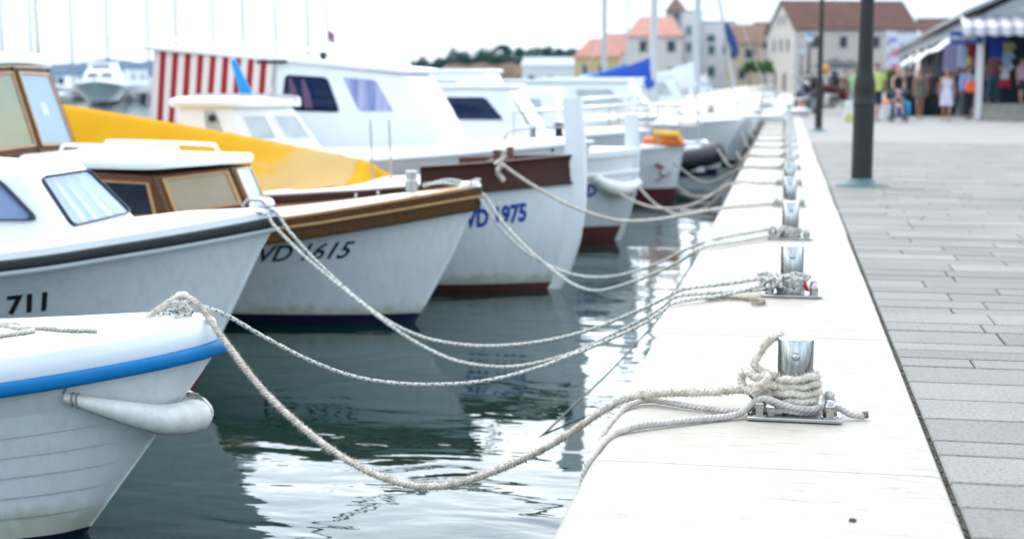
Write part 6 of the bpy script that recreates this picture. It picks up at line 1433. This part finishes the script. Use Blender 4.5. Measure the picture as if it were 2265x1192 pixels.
def person(label, loc, rot, H=1.7, skin='tan', hair='brown', longhair=False, top=None, sleeve=.4, bottom=None, btype='shorts', dress=None, pose='stand', armL=None, armR=None, stride=.12, lean=0., female=False):
    t = thing('person', label, 'person', loc, rot, 'people on the promenade'); s = H / 1.72
    V = lambda x, y, z: Vector((x * s, (y - lean * max(0, z - .9)) * s, z * s))
    sh = .165 if female else .19; hip = .085
    sit = pose == 'sit'
    J = {'pelvis': (V(0, 0, .94), .125 * s), 'waist': (V(0, 0, 1.08), (.125 if not female else .108) * s), 'chest': (V(0, -.005, 1.27), .135 * s), 'neck0': (V(0, 0, 1.42), .075 * s), 'neck': (V(0, -.01, 1.47), .052 * s),
         'jaw': (V(0, -.03, 1.53), .062 * s), 'head': (V(0, -.015, 1.61), .082 * s), 'crown': (V(0, -.005, 1.68), .066 * s), 'nose': (V(0, -.118, 1.585), .012 * s)}
    E_ = [('pelvis', 'waist'), ('waist', 'chest'), ('chest', 'neck0'), ('neck0', 'neck'), ('neck', 'jaw'), ('jaw', 'head'), ('head', 'crown'), ('head', 'nose')]
    arms = {-1: armL or ((-.06, -.02, 1.12), (-.07, -.07, .89)), 1: armR or ((.06, .02, 1.12), (.07, -.05, .88))}
    for sd, n in ((-1, 'l'), (1, 'r')):
        e, w = arms[sd]; S = V(sd * sh, 0, 1.375); E0 = V(sd * sh + e[0], e[1], e[2]); W = V(sd * sh + w[0], w[1], w[2])
        J['sh' + n] = (S, .058 * s); J['el' + n] = (E0, .042 * s); J['wr' + n] = (W, .029 * s)
        d = (W - E0).normalized(); side = Vector((sd, 0, 0)); pl = W + d * .075 * s; J['pa' + n] = (pl, (.036 * s, .022 * s))
        E_ += [('neck0', 'sh' + n), ('sh' + n, 'el' + n), ('el' + n, 'wr' + n), ('wr' + n, 'pa' + n)]
        ax = d.cross(side).normalized() if d.cross(side).length > .1 else Vector((0, -1, 0)); 
        for q, (o, l) in enumerate(((-.028, .062), (-.010, .075), (.010, .07), (.028, .055))):
            a = pl + ax * o * s + d * .02 * s; b = a + d * l * .6 * s - side * .004; c = b + d * l * .4 * s - side * .016 * s
            J['f%d%s' % (q, n)] = (a, .0095 * s); J['g%d%s' % (q, n)] = (b, .0085 * s); J['h%d%s' % (q, n)] = (c, .007 * s); E_ += [('pa' + n, 'f%d%s' % (q, n)), ('f%d%s' % (q, n), 'g%d%s' % (q, n)), ('g%d%s' % (q, n), 'h%d%s' % (q, n))]
        th = W + d * .04 * s - ax * .038 * s; J['t0' + n] = (th, .011 * s); J['t1' + n] = (th + d * .035 * s - ax * .014 * s, .009 * s); E_ += [('wr' + n, 't0' + n), ('t0' + n, 't1' + n)]
        fy = sd * stride
        if sit: K, A, T = V(sd * .16, -.40, .86), V(sd * .17, -.36, .42), V(sd * .17, -.52, .38)
        else: K, A, T = V(sd * .095, -.02 + fy * .45, .50), V(sd * .09, fy + (.04 if fy > 0 else 0), .085 + max(0, fy) * .25), V(sd * .10, fy - .15, .03)
        J['hp' + n] = (V(sd * hip, 0, .89), .085 * s); J['kn' + n] = (K, .056 * s); J['an' + n] = (A, .036 * s); J['to' + n] = (T, .034 * s); E_ += [('pelvis', 'hp' + n), ('hp' + n, 'kn' + n), ('kn' + n, 'an' + n), ('an' + n, 'to' + n)]
    skin_body(J, E_, SKIN[skin], t)
    # hair
    m = MB(); hc = V(0, .012, 1.625); rows = []
    for i in range(6):
        a = i / 5 * (1.75 if not longhair else 1.9); rr = .103 * s * math.sin(a + .02); rows.append([hc + Vector((rr * math.cos(k * .5236) * .92, rr * math.sin(k * .5236) + (.02 * s if math.sin(k * .5236) < 0 else 0) * (i / 5), .108 * s * math.cos(a))) for k in range(12)])
    if longhair:
        for z, rx, ry in ((1.50, .10, .07), (1.40, .105, .055), (1.33, .07, .03)): rows.append([V(rx * math.cos(k * .5236), .065 + ry * math.sin(k * .5236) * (1 if math.sin(k * .5236) > 0 else .4), z) for k in range(12)])
    m.grid(rows, cu=True); m.build('hair', HAIRS[hair], t, smooth=70)
    def legs_tube(c, z1, name, r0=.105, r1=.085):
        m = MB(); m.grid([ell(V(0, 0, z), rx * s, ry * s) for z, rx, ry in ((1.04, .150, .108), (.96, .170, .122), (.88, .176, .125), (.82, .172, .12))], cu=True)
        for sd, n in ((-1, 'l'), (1, 'r')):
            h_, k_, a_ = J['hp' + n][0], J['kn' + n][0], J['an' + n][0]; P = [h_ + Vector((0, 0, .03)), h_.lerp(k_, .5), k_]
            if z1 < .4: P += [k_.lerp(a_, .5), a_ + Vector((0, 0, .03))]
            m.tube(P, [r0 * s, .095 * s, r1 * s, .072 * s, .068 * s][:len(P)], 12)
        m.build(name, cloth(c), t, smooth=70)
    if dress:
        c, zt, zb = dress
        m = MB(); rows = [ell(V(0, 0, z), rx * s, ry * s) for z, rx, ry in ((zt, .145, .115), (zt - .06, .162, .135), (1.15, .138, .118), (1.05, .135, .115), (.95, .172, .135), (.8, .19, .15), (zb, .215, .175))]
        m.grid(rows, cu=True); m.build('dress', cloth(c), t, smooth=70)
    if top:
        m = MB(); rows = [ell(V(0, 0, z), rx * s, ry * s) for z, rx, ry in ((.90, .178, .130), (1.0, .165, .125), (1.12, .155 if female else .172, .125), (1.27, sh - .005, .14), (1.36, sh + .0, .115), (1.41, sh * .72, .085), (1.445, .075, .07))]
        m.grid(rows, cu=True)
        if sleeve:
            for n in 'lr':
                S, E0 = J['sh' + n][0], J['el' + n][0]; W = J['wr' + n][0]; P = [S + (S - E0) * .1, S.lerp(E0, .5), S.lerp(E0, min(1, sleeve * 1.6))]
                if sleeve > .8: P = [S + (S - E0) * .1, S.lerp(E0, .5), E0, E0.lerp(W, .9)]
                m.tube(P, [.072 * s, .066 * s, .060 * s, .045 * s][:len(P)], 10)
        m.build('shirt', cloth(top), t, smooth=70)
    if bottom: legs_tube(bottom, .5 if btype == 'shorts' else .1, btype)
    m = MB()
    for n in 'lr':
        a, b = J['an' + n][0], J['to' + n][0]; c = a.lerp(b, .45); m.box((c.x, c.y, min(a.z, b.z) - .025 * s), (.095 * s, .27 * s, .022 * s))
    m.v = [Vector((p.x, p.y, max(p.z, .002))) if not sit else p for p in m.v]
    m.build('shoes', cloth((.05, .045, .04)), t, bevel=.006)
    return t, J
G = -.014
def at_g(u, v): p = atZ(u, v, G); return (p.x, p.y, G)
person('man in a pale yellow shirt and dark shorts walking right of the lamp post', at_g(1937, 268), rad(12), 1.80, 'tan', 'dark', top=(.55, .58, .16), bottom=(.03, .035, .04), stride=.14)
person('woman in a black vest leaning forward to push a pushchair', at_g(1983, 262), rad(5), 1.66, 'fair', 'blond', True, top=(.008, .008, .010), sleeve=0, bottom=(.05, .06, .10), female=True, lean=.18, armL=((-.05, -.12, 1.15), (.0, -.36, 1.02)), armR=((.05, -.12, 1.15), (.0, -.36, 1.02)))
person('woman in a short grey-green playsuit walking between the pushchair and white dress', at_g(2033, 262), rad(8), 1.68, 'tan', 'brown', True, dress=((.15, .14, .115), 1.38, .70), female=True, stride=.13)
person('woman in a short white strappy dress walking along the stalls', at_g(2092, 269), rad(-6), 1.62, 'tan', 'brown', True, dress=((.62, .56, .68), 1.36, .52), female=True, stride=-.12)
person('man in a pale blue shirt and dark trousers holding an orange bag', at_g(2138, 264), rad(20), 1.76, 'tan', 'dark', top=(.25, .36, .60), sleeve=.9, bottom=(.012, .014, .025), btype='trousers', armR=((.07, -.05, 1.13), (.12, -.12, .95)))
person('person in black standing behind the woman in the white dress', at_g(2116, 256), rad(160), 1.75, 'tan', 'dark', top=(.012, .014, .02), sleeve=.9, bottom=(.10, .14, .22), btype='trousers')
p = atY(2196, 215, 49.2); person('man in a maroon shirt and teal trousers on the stall step by the pillar', (p.x, 49.25, .50), rad(150), 1.72, 'tan', 'brown', top=(.14, .035, .045), bottom=(.02, .06, .09), btype='trousers')
p = atY(2258, 215, 48.9); person('girl with a pink top at the picture edge inside the shop', (p.x, 48.9, .50), rad(30), 1.45, 'fair', 'brown', True, top=(.55, .28, .40), bottom=(.02, .02, .025), female=True)
person('person in a lime green shirt half hidden left of the lamp post', at_g(1890, 258), rad(-25), 1.74, 'tan', 'dark', top=(.30, .52, .26), bottom=(.30, .28, .25))
person('person in a red-brown top by the rear motorcycle', at_g(1868, 245), rad(40), 1.70, 'fair', 'dark', top=(.30, .16, .12), bottom=(.04, .04, .05), btype='trousers')
for u, v, rot_, tp, bt_, lab in ((2008, 252, 190, (.02, .02, .03), (.05, .07, .12), 'person in dark clothes with their back turned behind the pushchair'), (2056, 250, 170, (.10, .05, .06), (.02, .02, .03), 'person in a plum top standing behind the display table'),
                             (2160, 258, 200, (.40, .42, .48), (.20, .03, .05), 'person in a pale top and red trousers close to the white pillar'), (1915, 240, 150, (.05, .05, .08), (.10, .10, .12), 'person in navy far behind the thick lamp post'), (1800, 226, 15, (.30, .10, .08), (.06, .06, .08), 'person in a brick red top near the parked motorcycles'), (1852, 224, -20, (.08, .09, .12), (.12, .10, .08), 'person in a dark grey top behind the dark red motorcycle')):
    person(lab, at_g(u, v), rad(rot_), 1.70 + .04 * (u % 3), 'tan', 'dark', top=tp, sleeve=.6, bottom=bt_, btype='trousers')
# pushchair with a child
def pushchair():
    x, y, z = at_g(1986, 271); t = thing('pushchair', 'pushchair with a bright blue hood coming towards the quay', 'pushchair', (x, y, z), rad(3))
    m = MB()
    for s_ in (-1, 1):
        m.tube([(s_ * .2, .42, 1.02), (s_ * .2, .12, .58), (s_ * .2, -.38, .12)], .014, 6); m.tube([(s_ * .2, .34, .10), (s_ * .2, .0, .48)], .014, 6)
    m.tube([(-.2, .42, 1.02), (.2, .42, 1.02)], .016, 8); m.tube([(-.2, -.05, .40), (.2, -.05, .40)], .012, 6); m.build('frame', LAMPM, t)
    for sx_ in (-1, 1):
        for yy in (-.38, .34):
            for dx in (-.035, .035):
                w_ = MB(); w_.lathe([(.02, -.012), (.085, -.012), (.095, 0), (.085, .012), (.02, .012)], (sx_ * .2 + dx, yy, .095), 16, 'X'); w_.build('wheel', BLACK, t)
    m = MB(); m.box((0, .03, .42), (.36, .34, .06)); m.box((0, .22, .62), (.36, .06, .42), tilt=('X', -.3)); m.box((0, -.18, .30), (.34, .05, .26)); m.build('seat', cloth((.01, .06, .25)), t, bevel=.02)
    rows = []
    for i in range(9):
        a = .2 + i / 8 * 1.7; rows.append([Vector((.23 * math.cos(math.pi * k / 10), .20 - .36 * math.cos(a) * 0 - .34 * math.sin(a) * .75 * (.4 + .6 * math.sin(math.pi * k / 10)) + .12, .62 + .36 * math.sin(math.pi * k / 10) * (.55 + .45 * math.sin(a)))) for k in range(11)])
    MB().grid(rows).build('hood', cloth((.02, .26, .50)), t, smooth=70, solid=.008)
    m = MB(); m.box((.27, .1, .42), (.16, .34, .42)); m.build('side_bag', cloth((.02, .28, .55)), t, bevel=.05)
    # child
    c = thing('person', 'small child with a pink hat sitting in the blue-hooded pushchair', 'person', (x, y - .0, z), rad(3), 'people on the promenade')
    J = {'pelvis': (Vector((0, .02, .50)), .085), 'chest': (Vector((0, .08, .68)), .085), 'neck': (Vector((0, .07, .77)), .035), 'head': (Vector((0, .05, .86)), .075), 'crown': (Vector((0, .05, .92)), .055)}
    E_ = [('pelvis', 'chest'), ('chest', 'neck'), ('neck', 'head'), ('head', 'crown')]
    for sd, n in ((-1, 'l'), (1, 'r')):
        J['kn' + n] = (Vector((sd * .09, -.16, .48)), .042); J['an' + n] = (Vector((sd * .10, -.22, .28)), .03); J['to' + n] = (Vector((sd * .10, -.30, .25)), .026); J['sh' + n] = (Vector((sd * .10, .07, .72)), .035); J['el' + n] = (Vector((sd * .15, -.01, .62)), .028); J['wr' + n] = (Vector((sd * .10, -.09, .56)), .02); J['pa' + n] = (Vector((sd * .085, -.13, .555)), .02)
        E_ += [('pelvis', 'kn' + n), ('kn' + n, 'an' + n), ('an' + n, 'to' + n), ('neck', 'sh' + n), ('sh' + n, 'el' + n), ('el' + n, 'wr' + n), ('wr' + n, 'pa' + n)]
        for q in range(4):
            a = J['pa' + n][0] + Vector((sd * (-.012 + .008 * q), -.02, 0)); J['f%d%s' % (q, n)] = (a, .006); J['g%d%s' % (q, n)] = (a + Vector((0, -.022, -.006)), .005); E_ += [('pa' + n, 'f%d%s' % (q, n)), ('f%d%s' % (q, n), 'g%d%s' % (q, n))]
    skin_body(J, E_, SKIN['fair'], c)
    m = MB(); m.lathe([(.12, .90), (.085, .905), (.08, .95), (.05, .985), (.001, .99)], (0, .045, 0), 14); m.build('hat', cloth((.65, .30, .38)), c)
    m = MB(); m.grid([ell((0, y_, z_), rx, ry, 12) for y_, z_, rx, ry in ((.03, .47, .105, .10), (.05, .58, .105, .10), (.07, .68, .10, .09), (.07, .74, .06, .055))], cu=True); m.build('shirt', cloth((.04, .045, .06)), c)
pushchair()
# ------------------------------------------------------------------ motorcycles
def motorbike(label, loc, rot, body, seatc=(.012, .012, .014)):
    t = thing('motorcycle', label, 'motorcycle', loc, rot, 'motorcycles parked at the quay end'); bm_ = cloth(body)
    for y in (-.70, .70):
        w_ = MB(); n = 24; rows = []
        for k in range(10):
            a = 6.2832 * k / 10; rows.append([Vector((.06 * math.sin(a), y + (.27 + .055 * math.cos(a)) * math.cos(6.2832 * i / n), .325 + (.27 + .055 * math.cos(a)) * math.sin(6.2832 * i / n))) for i in range(n)])
        w_.grid(rows + [rows[0]], cu=True); tr = w_.build('wheel', BLACK, t, smooth=70)
        r = MB(); r.lathe([(.03, -.05), (.03, .05)], (0, y, .325), 10, 'X')
        for i in range(9): a = 6.2832 * i / 9; r.tube([(0, y, .325), (0, y + .23 * math.cos(a), .325 + .23 * math.sin(a))], .010, 4)
        r.build('rim', STEEL2, tr)
    m = MB()
    for s_ in (-1, 1): m.tube([(s_ * .09, -.70, .325), (s_ * .09, -.48, .95)], .026, 8)
    m.tube(catmull([(-.38, -.30, 1.06), (-.25, -.42, 1.05), (0, -.47, 1.0), (.25, -.42, 1.05), (.38, -.30, 1.06)], .05), .015, 6); m.build('fork', STEEL, t)
    m = MB(); m.lathe([(.001, -.10), (.07, -.08), (.10, 0), (.10, .03), (.001, .035)], (0, -.60, .90), 16, 'Y'); hl = m.build('headlight', STEEL, t)
    m = MB(); rows = [[Vector((rx * math.cos(6.2832 * k / 12), y, z + rz * math.sin(6.2832 * k / 12))) for k in range(12)] for y, z, rx, rz in ((-.42, .86, .05, .06), (-.32, .86, .14, .12), (-.1, .84, .15, .12), (.05, .80, .09, .08), (.10, .79, .03, .03))]; m.grid(rows, cu=True); m.build('tank', bm_, t)
    m = MB(); m.box((0, .30, .80), (.26, .62, .09)); m.box((0, .62, .88), (.22, .16, .10)); m.build('seat', cloth(seatc), t, bevel=.035)
    m = MB(); m.box((0, -.05, .45), (.30, .44, .34)); m.tube([(.15, -.1, .35), (.20, .2, .28), (.20, .85, .34)], .045, 8); m.build('engine', STEEL2, t, bevel=.03)
    for y, z, rr in ((-.70, .325, .37), (.70, .325, .38)):
        m = MB(); rows = [[Vector((x, y + rr * math.cos(a) * (1 if y < 0 else 1), z + rr * math.sin(a))) for x in (-.075, -.05, .05, .075)] for a in [.5 + i * .26 for i in range(9)]]; m.grid(rows).build('mudguard', bm_, t, solid=.008)
    m = MB(); m.box((0, -.55, 1.12), (.34, .02, .26), tilt=('X', .4)); m.build('windscreen', GREYG, t, bevel=.008)
    for s_ in (-1, 1):
        m = MB(); m.tube([(s_ * .28, -.38, 1.07), (s_ * .36, -.40, 1.24)], .008, 5); blob(m, (s_ * .38, -.40, 1.27), .06, (1.2, .4, .8), 10, 6); m.build('mirror', STEEL, t)
        m = MB(); m.box((s_ * .27, .48, .58), (.18, .42, .30)); m.build('pannier', bm_, t, bevel=.04)
    m = MB(); m.box((0, .74, 1.08), (.42, .36, .32)); m.build('top_box', cloth((.014, .014, .016)), t, bevel=.05)
    t.scale = (1.14,) * 3
    return t
x, y, z = at_g(1781, 247); motorbike('dark blue motorcycle parked at the quay edge left of the slim lamp post', (x + .05, y, z), rad(-25), (.015, .03, .07))
person('person in a dark top sitting on the dark blue motorcycle', (x + .02, y + .45, z - .06), rad(-25), 1.72, 'fair', 'dark', top=(.03, .035, .05), sleeve=.5, bottom=(.10, .16, .30), btype='trousers', pose='sit', armL=((-.03, -.2, 1.15), (.05, -.45, 1.08)), armR=((.03, -.2, 1.15), (-.05, -.45, 1.08)))
x, y, z = at_g(1843, 252); motorbike('dark red motorcycle with black top box between the two lamp posts', (x, y, z), rad(-60), (.12, .015, .02))
x, y, z = at_g(1812, 240); motorbike('black motorcycle parked behind the slim lamp post', (x + .1, y, z), rad(-40), (.012, .012, .015))
p = at_g(1772, 251); m = MB(); m.lathe([(.03, 0), (.13, .03), (.16, .16), (.13, .29), (.04, .33), (.03, .37), (.001, .375)], p, 16); tag(m.build('buoy', pm('orange_buoy', (.62, .13, .05), .5), None), 'round orange buoy standing on the quay in front of the dark blue motorcycle', 'buoy')
